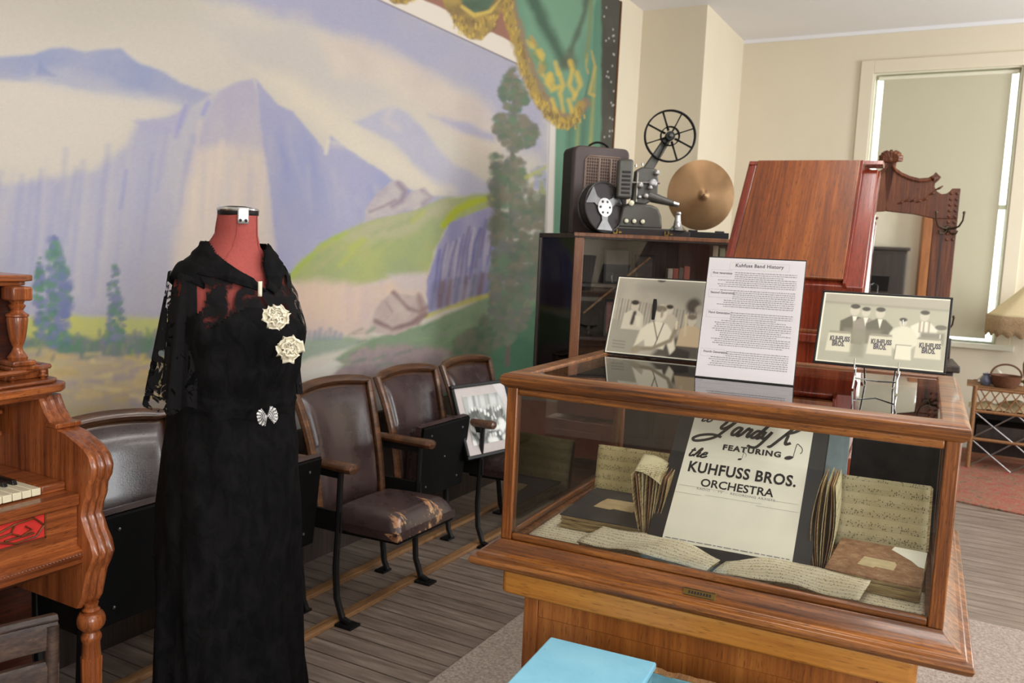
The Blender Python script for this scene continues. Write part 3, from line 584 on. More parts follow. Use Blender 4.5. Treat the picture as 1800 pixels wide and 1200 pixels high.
# left meadow, bushes, sandy foreground
mp([(-80, 572), (120, 553), (320, 556), (320, 612), (-80, 640)], (200, 197, 112), 7, .95, 6, 10, col2=(190, 192, 128), ts=(6, 6))
mp([(130, 552), (190, 560), (320, 558), (320, 548), (130, 542)], (176, 172, 190), 8, .6, 5)
mp([(-80, 604), (60, 596), (100, 586), (160, 594), (210, 586), (320, 590), (320, 640), (140, 634), (60, 612), (-80, 622)], (124, 132, 138), 8, .95, 10, 16, col2=(108, 132, 118), ts=(12, 12))
mp([(-80, 610), (60, 612), (150, 628), (320, 636), (320, 760), (-80, 800)], (198, 180, 138), 9, .95, 10, 9, col2=(188, 170, 140), ts=(5, 5))
mp([(-80, 690), (140, 676), (320, 690), (320, 800), (-80, 840)], (168, 156, 146), 14, .9, 10, 9, col2=(182, 166, 138), ts=(6, 6))
mp([(100, 596), (140, 590), (146, 618), (104, 622)], (98, 142, 108), 7, .8, 7)
def foliage(pts, cols, n, s, rnd=1.0):
    W = wp(pts); ys = [p[0] for p in W]; zs = [p[1] for p in W]; k = 0
    while k < n:
        y, z = random.uniform(min(ys), max(ys)), random.uniform(min(zs), max(zs))
        if P.sd(W, np.array([[y]]), np.array([[z]]))[0, 0] < 0:
            r = s*random.uniform(.5, 1.2)*.8; P.ell(y, z, r, r*random.uniform(.6, 1.1), random.choice(cols), r*.5, alpha=.75, wob=r*.5, ws=.12); k += 1
PINE = [(120, 128, 168), (110, 148, 124), (132, 136, 172), (100, 132, 122)]
foliage([(70, 436), (78, 500), (84, 590), (64, 596), (60, 520), (66, 470)], PINE, 60, 9)
foliage([(94, 412), (108, 450), (122, 510), (116, 560), (124, 606), (86, 606), (82, 500), (88, 450)], PINE, 150, 11)
foliage([(203, 462), (208, 500), (214, 540), (224, 600), (184, 604), (194, 540), (190, 500), (200, 480)], [(110, 142, 124), (136, 140, 168), (118, 128, 150)], 90, 8)
for q in range(90):
    x = random.uniform(-20, 310); y = random.uniform(622, 735); ml([(x, y), (x+random.uniform(14, 44), y+random.uniform(-6, 4))], random.uniform(4, 11), random.choice([(208, 186, 122), (204, 178, 132), (176, 164, 152), (160, 150, 156), (216, 196, 150), (190, 168, 120)]), 4, .75, 4)
for q in range(50):
    x = random.uniform(40, 310); y = random.uniform(584, 634); ml([(x, y), (x+random.uniform(-3, 5), y-random.uniform(4, 14))], random.uniform(3, 6), random.choice([(96, 138, 108), (130, 132, 152), (112, 124, 128), (146, 160, 110), (150, 140, 150)]), 3, .6, 2)
for q in range(40):
    x = random.uniform(590, 860); y = random.uniform(575, 650); ml([(x, y), (x+random.uniform(10, 26), y-random.uniform(2, 10))], random.uniform(2, 5), random.choice([(104, 138, 108), (150, 166, 128), (128, 128, 120), (150, 136, 140), (92, 124, 100)]), 3, .5, 3)
# tall tree on the right
TR = [(116, 122, 104), (130, 126, 110), (104, 120, 104), (112, 134, 110), (136, 130, 116), (122, 122, 118)]
for i in range(3): ml([(905, 140), (900, 300), (896, 480), (892, 640)], 6, (116, 106, 98), 3, .8, 2)
foliage([(900, 118), (918, 140), (928, 176), (912, 196), (886, 190), (878, 162), (888, 140)], TR, 110, 8)
foliage([(868, 204), (900, 200), (930, 208), (947, 234), (936, 256), (904, 264), (880, 252), (866, 228)], TR, 170, 9)
foliage([(866, 270), (918, 280), (926, 330), (962, 320), (966, 420), (930, 560), (890, 610), (862, 560), (868, 420), (858, 330)], TR, 700, 11)
foliage([(930, 300), (968, 292), (966, 340), (940, 350)], [(168, 172, 128), (172, 172, 196), (150, 158, 140)], 26, 9)
ml([(925, 312), (966, 290)], 6, (184, 186, 110), 3, .8, 2)
foliage([(800, 600), (850, 560), (880, 600), (850, 640), (800, 650)], [(104, 120, 98), (124, 124, 108), (90, 116, 96)], 80, 12)
P.speck(.10, .35)
g_ = P.rgb.mean(2, keepdims=True); P.rgb = (P.rgb*1.06-g_*.06)*.76; P.rgb = np.clip(P.rgb, 0, 1)
# picture border and the painted green drapery with gold fringe
ml([(560, -52), (664, -1), (790, 57), (908, 112), (968, 140)], 0, (0, 0, 0))
_z1 = wl(908, 111)[1]; _z2 = wl(905, 76)[1]
BT = [wall_px(MY0, _z1), (665, -1), (908, 111), (975, 141), (990, 60), wall_px(MY0, 3.5)]
mp(BT, (206, 196, 184), 1.2); ml([wall_px(MY0, _z1), (665, -1), (908, 111), (976, 142)], 1.6, (122, 112, 116), 1.2)
mp([wall_px(MY0, _z2), (742, -2), (905, 76), (1000, 120), (1000, 40), wall_px(MY0, 3.5)], (142, 102, 88), 2, 1, 2)
mp([wall_px(MY0, 3.0), wall_px(4.7, 3.0), wall_px(4.7, 3.6), wall_px(MY0, 3.6)], (104, 140, 118), 3, 1, 2, col2=(84, 112, 96), ts=(6, 2))
mp([(966, 138), (984, 146), (978, 420), (955, 660), (938, 660), (958, 420)], (200, 193, 186), 2); ml([(968, 140), (960, 420), (940, 660)], 1.6, (148, 142, 150), 1.5)
GR = (104, 140, 118)
mp([(980, 100), (1010, -90), (1130, -90), (1100, 500), (1000, 660), (972, 420)], GR, 2, 1, 0, col2=(88, 124, 104), ts=(9, 1.5))
for x, c, w in ((1000, (84, 112, 96), 9), (1014, (150, 150, 92), 3), (1024, (84, 108, 94), 7), (1038, (160, 152, 86), 4), (1048, (92, 128, 108), 8)): ml([(x+8, 120), (x, 260), (x-14, 560)], w, c, 4, .8, 2)
SW = [(884, -30), (890, 20), (906, 76), (918, 120), (934, 160), (958, 198), (976, 216), (994, 224), (1008, 214), (1022, 190), (1034, 140), (1042, 90), (1044, 20), (1060, -60), (900, -70)]
mp(SW, (112, 146, 122), 2, 1, 0, col2=(96, 132, 112), ts=(4, 4))
mp([(935, -60), (950, 0), (985, 80), (1000, 110), (990, 120), (940, 40), (912, -40)], (70, 90, 76), 9, .9, 5)
mp([(1040, -60), (1038, 0), (1020, 60), (1006, 96), (998, 90), (1024, 20), (1026, -60)], (84, 96, 82), 5, .9, 3)
mp([(1000, 82), (1016, 106), (1010, 126), (984, 118)], (90, 92, 78), 8, .8, 4)
FR = [(886, -30), (892, 20), (908, 76), (921, 120), (938, 160), (961, 197), (978, 212), (994, 219), (1008, 209), (1020, 186)]
ml([(x+9, y-8) for x, y in FR], 16, (138, 112, 90), 4, .85, 5, 40); ml(FR, 18, (156, 132, 76), 3, .95, 4, 40)
for q in range(210):
    i = random.randrange(len(FR)-1); t = random.random(); x = FR[i][0]*(1-t)+FR[i+1][0]*t+random.uniform(-9, 13); y = FR[i][1]*(1-t)+FR[i+1][1]*t+random.uniform(-9, 7)
    ml([(x, y), (x+random.uniform(-2, 2), y+5)], 2.4, random.choice([(192, 166, 84), (122, 106, 70), (176, 146, 72), (112, 92, 72)]), 1.5, .8)
for q in range(34):
    t = random.random(); x = 930+t*40+random.uniform(-8, 8); y = 70+t*75+random.uniform(-8, 8)
    ml([(x, y), (x+5, y+8)], 6, random.choice([(188, 164, 84), (104, 132, 100), (168, 138, 80)]), 3, .8, 3)
for pts in ([(968, 130), (962, 146), (970, 158), (984, 152)], [(984, 130), (990, 150), (984, 165)], [(1006, 124), (1000, 148), (1010, 166)], [(1014, 128), (1020, 150), (1008, 174)], [(986, 170), (990, 196)], [(1000, 176), (1006, 196)], [(976, 110), (982, 130)], [(1002, 108), (1006, 122)], [(970, 176), (978, 196)]): ml(pts, 7, (192, 166, 84), 3, .85, 3)
ml([(1040, 90), (1046, 118), (1040, 146), (1036, 164), (1044, 168)], 4, (170, 152, 92), 2, .9, 2); ml([(1032, 96), (1030, 118), (1034, 128)], 4, (164, 148, 90), 2, .9, 2); ml([(1040, -20), (1036, 60), (1030, 100)], 6, (120, 128, 88), 3, .8)
S2 = [(764, -60), (776, -4), (790, 28), (806, 54), (830, 70), (846, 70), (866, 54), (880, 24), (886, -4), (886, -100), (770, -100)]
_w = wl(886, -4)[0]-wl(764, -34)[0]
for kk in range(5):
    A_ = (lambda pts: along(pts, -kk*_w)) if kk else (lambda pts: pts); f_ = 1.0/(1+.35*kk)
    mp(A_(S2), (158, 134, 80), 2.5, 1, 3, 30, col2=(128, 108, 74), ts=(20, 20))
    mp(A_([(800, -90), (812, 6), (832, 24), (858, 20), (878, -10), (880, -90)]), (84, 110, 92), 4, .95, 3, col2=(70, 88, 76), ts=(8, 8))
    ml(A_([(812, 12), (834, 27), (862, 20), (880, -2)]), 5, (190, 166, 90), 2, .9, 2)
    for q in range(60):
        x = random.uniform(790, 880); y = random.uniform(26, 66)
        if (x-836)**2/46**2+(y-20)**2/48**2 < 1: ml(A_([(x, y), (x, y+4)]), 2.5, random.choice([(196, 170, 88), (108, 92, 66), (180, 150, 74)]), 1.4, .8)
mp([(1058, -40), (1100, -40), (1092, 300), (1070, 620), (1040, 620), (1056, 250)], (70, 68, 62), 3, 1, 3, col2=(86, 84, 76), ts=(10, 3))
for q in range(26): x = random.uniform(1062, 1080); y = random.uniform(0, 260); ml([(x, y), (x, y+1.5)], 2, (190, 186, 176), 1, .8)
bd = thing('painted_backdrop', 'large painted mountain landscape backdrop with green gold-fringed drapery border', 'painting', (XW+.004, MY0, MZ0))
P.mesh('canvas', lambda y, z: np.stack([np.full_like(y, XM-XW-.004), WY.ravel()-MY0, WZ.ravel()-MZ0], 1), MT['canvas'], bd)
B().box(0, XM-XW-.006, 0, MY1-MY0, 0, MZ1-MZ0).build('stretcher', MT['oldwood'], bd)
B().box(0, XM-XW+.004, MY1-MY0, MY1-MY0+.02, 0, MZ1-MZ0).build('edge_batten', MT['bookcase'], bd)

# ------------------------------------------------------------------ reed organ at the left
OX, OY = XW+.05, 1.36
organ = thing('parlor_organ', 'carved walnut parlor organ with keyboard and turned leg at left edge', 'organ', (OX, OY, 0))
def og(px, py, ly): p = aty(px, py, OY+ly); return (p.x-OX, p.z)     # point on the plane y = OY + ly, in organ coordinates
def ogx(px, py, lx): p = atx(px, py, OX+lx); return (p.y-OY, p.z)
OL = -1.25
outer = [og(*q, 0) for q in [(110, 692), (113, 702), (120, 720), (131, 738), (142, 750), (156, 756), (171, 768), (188, 782), (198, 797), (203, 815), (201, 832), (194, 846), (192, 866), (187, 880), (184, 898), (187, 908), (194, 930), (201, 946), (205, 966), (199, 984), (193, 996), (189, 1016), (184, 1042), (176, 1056)]]
bk = .06
cheek = [(bk, outer[0][1]), *outer, (bk, outer[-1][1])]
def fluted(poly, y0, y1):       # the cheek's front edge carries three rounded flutes
    n = 13; b = B(); rings = []
    for k in range(n):
        t = k/(n-1); dx = .007*abs(math.sin(t*3*PI)) - .007
        rings.append([(x+(dx if 0 < i < len(poly)-1 else 0), y0+(y1-y0)*t, z) for i, (x, z) in enumerate(poly)])
    return b.loft(rings)
fluted(cheek, -.062, 0).build('cheek', MT['organ_z'], organ, 0)
x139, z139 = og(136, 742, 0)
B().box(x139-.03, x139+.012, -.066, .004, z139-.006, z139+.006).build('cheek_bead', MT['organ_z'], organ, .002)
# shelf with the little gallery
sx, sz = og(127, 674, .01); b = B()
def shelf_poly(inset, bow):
    pts = [(0, .012-inset), (sx-inset-.03, .012-inset), (sx-inset, -.02-inset)]
    for k in range(1, 11): t = k/10; pts.append((sx-inset+bow*math.sin(t*PI), -.05+(OL+.05)*t))
    return pts+[(0, OL)]
b.prism(shelf_poly(0, .05), 'z', sz-.018, sz+.004).prism(shelf_poly(.022, .05), 'z', sz-.034, sz-.018).prism(shelf_poly(.014, .05), 'z', sz+.004, sz+.014)
b.build('shelf', MT['organ'], organ, .004)
gp = []
for px, py in ((-60, 668), (0, 657), (30, 653), (55, 646), (78, 637), (104, 630)): p = atx(px, py, OX+sx-.06); gp.append(p)
zr = sz+.038
railp = [(sx-.045+.05*math.sin(t*PI)*(1 if t < .5 else 1), -.03+(OL+.05)*t, zr) for t in [k/14 for k in range(15)]]
railp[0] = (sx-.09, .0, zr); B().tube(railp, .013, 8, flat=.6).tube([(sx-.09, 0, zr), (.12, -.005, zr)], .013, 8, flat=.6).build('gallery_rail', MT['organ'], organ)
for k in range(12):
    t = k/14; x = sx-.047+.05*math.sin(t*PI); y = -.04-k*.085
    B().lathe([(.010, -.008), (.011, .0), (.005, .003), (.008, .007), (.012, .010), (.006, .013), (.005, .016), (.009, .019), (.007, .024)], 10, (x, y, sz+.012)).build('spindle', MT['organ_z'], organ)
# upper case: top slab, block, turned column, mirror
cy = -.1
cx, ct = og(30, 545, cy); _, z1 = og(30, 528, cy); _, z2 = og(30, 497, cy); _, z0 = og(32, 632, cy); tx, tz = og(66, 489, cy+.05)
b = B().prism([(0, cy+.05), (tx-.02, cy+.05), (tx, cy+.02), (tx, OL), (0, OL)], 'z', tz-.008, tz+.008).prism([(0, cy+.04), (tx-.035, cy+.04), (tx-.02, cy+.01), (tx-.02, OL), (0, OL)], 'z', tz-.02, tz-.008)
b.build('top_slab', MT['organ'], organ, .003)
B().box(cx-.026, cx+.026, cy-.026, cy+.026, z1, tz-.02).build('column_block', MT['organ_z'], organ, .005)
h = z1-z0
B().lathe([(r*.9, z0+h*k) for r, k in ((.024, 0), (.026, .05), (.02, .1), (.014, .16), (.012, .22), (.016, .27), (.021, .38), (.025, .55), (.027, .68), (.026, .72), (.029, .74), (.029, .77), (.02, .8), (.015, .84), (.02, .89), (.022, .92), (.016, .95), (.02, 1))], 18, (cx, cy, 0)).build('column', MT['organ_z'], organ)
b = B().box(cx-.03, cx+.03, cy-.03, cy+.03, z0-.014, z0).box(cx-.04, cx+.022, cy-.03, cy+.045, z0-.026, z0-.014).box(.02, cx-.005, cy-.03, cy+.085, sz+.014, z0-.026)
b.build('column_corbel', MT['organ_z'], organ, .004)
B().box(0, cx-.04, OL, cy+.03, sz+.014, tz-.02).build('upper_case', MT['organ_dark'], organ)
B().box(cx-.042, cx-.03, OL+.1, cy-.045, sz+.014, z1-.03).build('mirror', MT['greymirror'], organ)
B().box(cx-.045, cx-.02, OL+.05, cy-.03, z1-.03, tz-.02).build('upper_rail', MT['organ_dark'], organ, .004)
# name board, music ledge, key bed
kx, kz = .56, .765
p = ogx(157, 858, kx+.08); kz = p[1]-.006
B().box(0, .3, OL, -.062, kz, sz-.034).build('fall_board', MT['organ_dark'], organ)
y1, zz = ogx(66, 716, .33); B().box(.3, .345, OL, -.075, zz-.06, zz-.045).box(.3, .335, OL, -.075, zz-.045, zz).box(.3, .35, OL, -.075, zz, zz+.012).build('music_ledge', MT['organ'], organ, .004)
B().box(.05, kx+.085, OL, -.062, kz-.03, kz).build('key_bed', MT['organ'], organ, .003)
ke = ogx(66, 870, kx+.02)[0]
B().box(.3, kx+.03, ke+.004, -.062, kz, kz+.022).build('key_block', MT['organ'], organ, .004)
nk = 0; y = ke
while y > OL+.1:
    B().box(.31, kx+.035, y-.0225, y-.0008, kz+.004, kz+.022).build('white_key', MT['ivory'], organ, .0015)
    if nk % 7 in (1, 2, 4, 5, 6): B().prism([(.31, kz+.022), (kx-.03, kz+.022), (kx-.036, kz+.034), (.31, kz+.034)], 'y', y-.006, y+.005).build('black_key', MT['ebony'], organ, .0012)
    y -= .0235; nk += 1
# keyslip with the red-backed fretwork, beaded moulding below
ks = kx+.075
zb = ogx(165, 955, ks)[1]; zl = ogx(165, 983, ks)[1]
B().box(.1, ks, OL, -.062, zb, kz-.03).build('key_slip', MT['organ'], organ, .002)
fy = ogx(79, 920, ks)[0]; ft = ogx(79, 897, ks)[1]; fb = ogx(79, 944, ks)[1]
B().box(ks, ks+.0015, OL+.15, fy, fb, ft).build('red_backing', MT['redcloth'], organ)
b = B()
pl = lambda u, w: (ks+.0035, fy-u*.25, fb+w*(ft-fb))
for u0 in [.62*k for k in range(6)]:
    for pts in ([(.02, .5), (.12, .85), (.3, .8), (.34, .5), (.24, .3), (.14, .45), (.2, .62)], [(.02, .5), (.1, .15), (.3, .1), (.46, .3), (.6, .1)], [(.3, .8), (.46, .62), (.6, .9)], [(.34, .5), (.46, .45), (.56, .52), (.64, .5)], [(.12, .3), (.24, .3), (.4, .28)], [(.5, .35), (.56, .7)]):
        P3 = [pl(u0+u, w) for u, w in pts]; b.tube(P3, .0052, 6, flat=.5)
b.box(ks, ks+.004, OL+.15, fy, ft-.003, ft+.003).box(ks, ks+.004, OL+.15, fy, fb-.003, fb+.003).box(ks, ks+.004, fy-.003, fy+.001, fb, ft)
b.build('fretwork', MT['fret'], organ)
b = B().prism([(.1, zl), (ks+.006, zl), (ks+.022, zl+.012), (ks+.012, (zl+zb)/2-.004), (ks+.02, (zl+zb)/2+.006), (ks+.018, zb-.002), (ks, zb+.008), (.1, zb+.008)], 'y', OL, -.058)
b.build('lower_moulding', MT['organ'], organ, .001)
b = B(); y = -.07
zm = (zl+zb)/2+.012
while y > OL+.5:
    b.lathe([(.001, -.0032), (.0035, 0), (.001, .0032)], 6, (ks+.02, y, zm), 'y'); y -= .0085
b.build('bead_row', MT['organ'], organ)
# turned leg and the case below
lx, lz = og(160, 1058, -.032); bx = og(157, 1088, -.032)[1]; rz = og(157, 1118, -.032)[1]
B().lathe([(.018, lz), (.016, lz-.012), (.022, lz-.018), (.018, lz-.024), (.027, bx+.021), (.032, bx+.014), (.0345, bx+.005), (.0345, bx-.005), (.032, bx-.013), (.027, bx-.02), (.019, bx-.028), (.025, rz+.006), (.025, rz-.002), (.021, rz-.012), (.024, rz-.06), (.021, .16), (.015, .08), (.022, .06), (.018, .0)], 20, (lx, -.032, 0)).build('leg', MT['organ_z'], organ)
b = B()
for k in range(8): a = k*PI/4; b.tube([(lx+.022*math.cos(a), -.032+.022*math.sin(a), rz-.05), (lx+.017*math.cos(a), -.032+.017*math.sin(a), .12)], .0045, 6)
b.build('leg_reeding', MT['organ_z'], organ)
B().box(.0, .34, -.12, -.0, 0, zl).build('end_panel', MT['organ_dark'], organ, .003)
b = B().box(.02, .3, OL, -.12, .1, zl)
for k in range(7): b.box(.3, .308, -.2-k*.15, -.13-k*.15+.04, .16, zl-.06)
b.build('knee_panel', MT['organ_dark'], organ, .003)
B().prism([(.34, zl-.03), (.46, zl-.03), (.43, zl-.055), (.38, zl-.07), (.36, zl-.12), (.34, zl-.14)], 'y', -.05, -.01).build('bracket', MT['organ_dark'], organ, .004)
B().box(0, .4, OL, 0, 0, .1).build('plinth', MT['organ_dark'], organ, .004)

# small slat-back chair before the organ
ch = thing('slat_back_chair', 'low dark wooden slat-back chair in front of the organ', 'chair', (-1.73, .87, 0))
zt = atx(104, 1082, -1.72).z; ye = atx(104, 1090, -1.72).y-.87
def slat(z0, z1):
    b = B(); n = 12; rings = []
    for k in range(n):
        t = k/(n-1); y = ye-.42*t; x = -.05*math.sin(t*PI)+.0
        rings.append([(x-.009, y, z0), (x+.009, y, z0), (x+.011, y, z1-.012), (x+.007, y, z1), (x-.009, y, z1)])
    return b.loft(rings)
slat(zt-.075, zt-.012).build('slat', MT['oldwood'], ch, .002); slat(zt-.012, zt+.004).build('top_rail', MT['oldwood'], ch, .003); slat(zt-.19, zt-.1).build('slat', MT['oldwood'], ch, .002)
for y in (ye-.01, ye-.41):
    B().tube([(0, y, 0), (-.01, y, .3), (0, y, zt-.02)], [.016, .018, .014], 10).build('post', MT['oldwood'], ch)
    B().tube([(-.34, y, 0), (-.34, y, .33)], [.014, .018], 10).build('leg', MT['oldwood'], ch)
B().box(-.37, .0, ye-.43, ye+.01, .33, .355).build('seat', MT['oldwood'], ch, .008)
for z in (.12, .2): B().tube([(0, ye-.01, z), (-.34, ye-.01, z)], .009, 8).tube([(0, ye-.41, z), (-.34, ye-.41, z)], .009, 8).build('stretcher', MT['oldwood'], ch)

# ------------------------------------------------------------------ row of theatre seats along the painted wall
SEATX = -2.0
def standard(b, y):          # cast iron: front leg with toe, rear leg, web under the arm
    b.tube([(-.045, y, .6), (-.05, y, .4), (-.058, y, .22), (-.05, y, .1), (-.02, y, .025), (.02, y, .012)], [.012, .012, .013, .013, .013, .012], 8)
    b.tube([(-.25, y, .6), (-.25, y, .4), (-.24, y, .2), (-.22, y, .05), (-.2, y, .012)], [.012, .013, .014, .013, .012], 8)
    b.box(-.26, -.035, y-.006, y+.006, .36, .44).box(-.26, -.04, y-.005, y+.005, .57, .598)
    b.box(-.25, -.2, y-.03, y+.03, 0, .01).box(-.05, .045, y-.03, y+.03, 0, .01)
def arm(y, b=None):
    b = b or B(); rings = []
    for x, h, w in ((-.290, .010, .014), (-.285, .016, .020), (-.2, .018, .024), (-.1, .019, .027), (-.03, .021, .030), (.0, .022, .031), (.018, .019, .027), (.024, .009, .013)):
        rings.append([(x, y+w*math.cos(t), .616+h*(1 if math.sin(t) > 0 else 1)*math.sin(t)-.012*max(0, (x+.1))*0) for t in [k*PI/6 for k in range(12)]])
    return b.loft(rings)
BR = [(-.205, .36), (-.205, .44), (-.212, .52), (-.228, .60), (-.228, .68), (-.232, .76), (-.246, .82)]
def back_half(t):   # half width of the back against its height share
    return .200+.038*t**2.2+.004*math.cos(t*PI)
def back_pt(u, t, off, grow=0.0):
    hw = back_half(t)+grow; z0, z1 = .36, .865
    z = z0+(z1-z0)*t + (.02*(1-u*u)*t**3); x = -.2-.03*t-.085*t*t-.028*(u*u)*-1*.9*0 - .03*(1-u*u)
    return (x+off, u*hw, z)
def seat_parts(root, up, own_right=False):
    b = B()      # outer shell, slightly curved in plan
    b.grid(lambda i, j: back_pt(2*i-1, j, -.014), 14, 14); b.build('back_shell', MT['chairwood'], root, solid=.006)
    b = B()
    path = [(-1, t/10) for t in range(0, 11)]+[(-1+2*k/12, 1) for k in range(1, 12)]+[(1, 1-t/10) for t in range(0, 11)]
    b.tube([back_pt(u, t, .0) for u, t in path], .021, 8, flat=.75); b.build('back_frame', MT['chairwood'], root)
    b = B()
    def cush(i, j):
        u = (2*i-1)*.9; e = min(1, (1-abs(2*i-1))*7)*min(1, j*9, (1-j)*9); return back_pt(u, .03+.91*j, -.004+.024*math.sqrt(max(e, 0)))
    b.grid(cush, 22, 22); b.build('backrest', MT['leather'], root)
    B().prism([(-.225, .335), (-.19, .335), (-.19, .375), (-.225, .375)], 'y', -.2, .2).build('back_rail', MT['chairwood'], root, .003)
    b = B(); standard(b, -.265); b.build('standard', MT['black'], root); arm(-.265).build('armrest', MT['chairwood'], root)
    if own_right:
        b = B(); standard(b, .265); b.build('standard', MT['black'], root); arm(.265).build('armrest', MT['chairwood'], root)
    # seat: built lying flat from the hinge at x = -.2, z = .37
    M = Matrix.Translation((-.165, 0, .325 if up else .378)) @ Matrix.Rotation(math.radians(-84) if up else math.radians(-2), 4, 'Y')
    b = B(); b.M = M
    def top(i, j):
        e = min(1, min(i, 1-i)*9)*min(1, min(j, 1-j)*9); e = math.sqrt(max(e, 0)); x = .0+.345*j; w = .2-.012*(1-j)
        return (x, (2*i-1)*w, -.01+.055*e+.012*math.sin(j*PI)*math.sin(i*PI))
    b.grid(top, 26, 26)
    b.loft([[(x, y, z) for x, y in ((.0, -.188), (.345, -.2), (.345, .2), (.0, .188))] for z in (-.01, -.044)], True, False)
    b.build('seat', MT['wornleather'], root)
    b = B(); b.M = M
    b.box(.006, .342, -.192, .192, -.056, -.04).build('seat_board', MT['blackpaint'], root, .004)
    for x, y in ((.06, -.13), (.06, .13), (.3, -.13), (.3, .13), (.18, 0)):
        b = B(); b.M = M; b.lathe([(.0055, 0), (.005, -.003), (.001, -.0045)], 8, (x, y, -.056)).build('screw', MT['steel'], root)
YC = [1.665, 2.195, 2.725, 3.25, 3.78]
LAB = ['leather theatre seat beside the organ, seat folded up', 'leather theatre seat mostly hidden behind the black dress, seat folded up', 'leather theatre seat just right of the dress, worn seat folded down',
       'leather theatre seat with folded black underside, between the lowered seat and framed photograph', 'leather theatre seat that holds the large framed group photograph']
up = thing('theater_seat', LAB[0], 'theater seat', (SEATX-.0, YC[0], 0), group='row of leather theatre seats'); seat_parts(up, True)
dn = thing('theater_seat', LAB[2], 'theater seat', (SEATX, YC[2], 0), group='row of leather theatre seats'); seat_parts(dn, False)
for i, src in ((1, up), (3, up), (4, dn)):
    c = copy_tree(src); c.location.y = YC[i]; c['label'] = LAB[i]
b = B(); standard(b, .265); b.build('standard', MT['black'], c); arm(.265).build('armrest', MT['chairwood'], c)
tag(B().box(-.022, .022, -1.55, 1.75, 0, .018).build('floor_rail', MT['rail'], None, .003, loc=(SEATX-.055+.0, 2.9, 0)), 'long narrow wooden floor rail under the front feet of the theatre seats', 'rail')
tag(B().box(-.022, .022, -1.55, 1.75, 0, .018).build('floor_rail', MT['rail'], None, .003, loc=(SEATX-.3, 2.9, 0)), 'long narrow wooden floor rail under the back feet of the theatre seats', 'rail')

# framed group photograph resting on the last seat
def framed(name, label, cat, BL, BRp, height, tilt, fw_, depth, paint_fn, mat_w=0.0, frame_mat='blackframe', group=None, cut=.003, glaze=True):
    d = Vector(BRp)-Vector(BL); w = math.hypot(d.x, d.y); rz = math.atan2(d.y, d.x)
    t = thing(name, label, cat, BL, rz, group)
    R = Matrix.Rotation(-tilt, 4, 'X')
    b = B(); b.M = R
    b.box(0, w, -depth/2, depth/2, 0, fw_).box(0, w, -depth/2, depth/2, height-fw_, height).box(0, fw_, -depth/2, depth/2, fw_, height-fw_).box(w-fw_, w, -depth/2, depth/2, fw_, height-fw_)
    b.build('frame', MT[frame_mat], t, min(.004, fw_*.3))
    b = B(); b.M = R; b.box(fw_*.6, w-fw_*.6, depth*.1, depth*.45, fw_*.6, height-fw_*.6).build('backing', MT['blackframe'], t)
    if mat_w:
        b = B(); b.M = R; b.box(fw_, w-fw_, -.001, .002, fw_, height-fw_).build('mat_board', MT['matboard'], t)
    iw, ih = w-2*(fw_+mat_w), height-2*(fw_+mat_w)
    if paint_fn:
        P = Paint(iw, ih, cut, (150, 148, 140)); paint_fn(P, iw, ih)
        def pl(x, z):
            q = np.stack([x+fw_+mat_w, np.full_like(x, -.003), z+fw_+mat_w], 1); A = np.array(R.to_3x3()); return q @ A.T
        P.mesh('photograph', pl, MT['print'], t)
    if glaze:
        b = B(); b.M = R; b.box(fw_*.8, w-fw_*.8, -depth*.3-.001, -depth*.3+.001, fw_*.8, height-fw_*.8).build('glazing', MT['pictureglass'], t)
    return t, R, w
def crowd(P, w, h):
    P.rgb[:] = lin((150, 154, 150)); rnd = random.Random(3)
    P.poly([(0, h*.62), (w, h*.7), (w, h), (0, h)], (206, 208, 206), .03, .9, .02, 12)
    for k in range(10): x = rnd.uniform(0, w); P.line([(x, h*.5), (x+.01, h)], .012, (120, 124, 118), .008, .6)
    for k in range(70):
        x = rnd.uniform(.02, w-.02); y = rnd.uniform(.03, h*.75); P.ell(x, y-.02, .016, .028, rnd.choice([(70, 76, 72), (92, 98, 92), (110, 112, 108), (58, 62, 60)]), .006)
        P.ell(x, y, .009, .011, rnd.choice([(226, 228, 224), (196, 198, 194)]), .004)
    for k in range(14): P.ell(rnd.uniform(0, w), rnd.uniform(0, h*.4), .022, .018, (228, 230, 226), .01, alpha=.9)
_bl = atz(838, 806, .452); _br = atz(962, 778, .452)
_d = (_br-_bl).normalized(); framed('framed_photograph', 'large black-framed group photograph with pale mat resting on a theatre seat', 'picture', _bl-_d*.066, _bl+_d*.342, .37, math.radians(22), .018, .02, crowd, .045, cut=.0035)

# ------------------------------------------------------------------ dress form and black lace gown
DX, DY = -1.66, 1.56
def interp(tab, z):
    for a, b_ in zip(tab, tab[1:]):
        if a[0] >= z >= b_[0]:
            t = (a[0]-z)/(a[0]-b_[0]); t = t*t*(3-2*t); return [p+(q-p)*t for p, q in zip(a, b_)]
    return tab[0] if z > tab[0][0] else tab[-1]
# z, half width (y), half depth (x), forward offset, squareness
BODY = [(1.522, .045, .048, .012), (1.47, .048, .052, .008), (1.435, .062, .060, .0), (1.413, .088, .068, -.004), (1.392, .118, .076, -.004), (1.36, .143, .088, .0), (1.31, .150, .106, .008), (1.22, .154, .130, .018), (1.14, .146, .120, .008), (1.05, .138, .112, .0), (.94, .156, .126, .0), (.84, .168, .136, .0)]
def ring(tab, z, grow, n, a0=0.0, a1=2*PI):
    _, a, b_, o = interp(tab, z); r = []
    for k in range(n):
        t = a0+(a1-a0)*k/n; r.append((o+(b_+grow)*math.copysign(abs(math.cos(t))**.92, math.cos(t)), (a+grow)*math.copysign(abs(math.sin(t))**.92, math.sin(t)), z))
    return r
form = thing('dress_form', 'red jersey dress form with metal neck cap wearing the black gown', 'dress form', (DX, DY, 0), rotz=-.06)
zs = [1.522-.68*k/48 for k in range(49)]
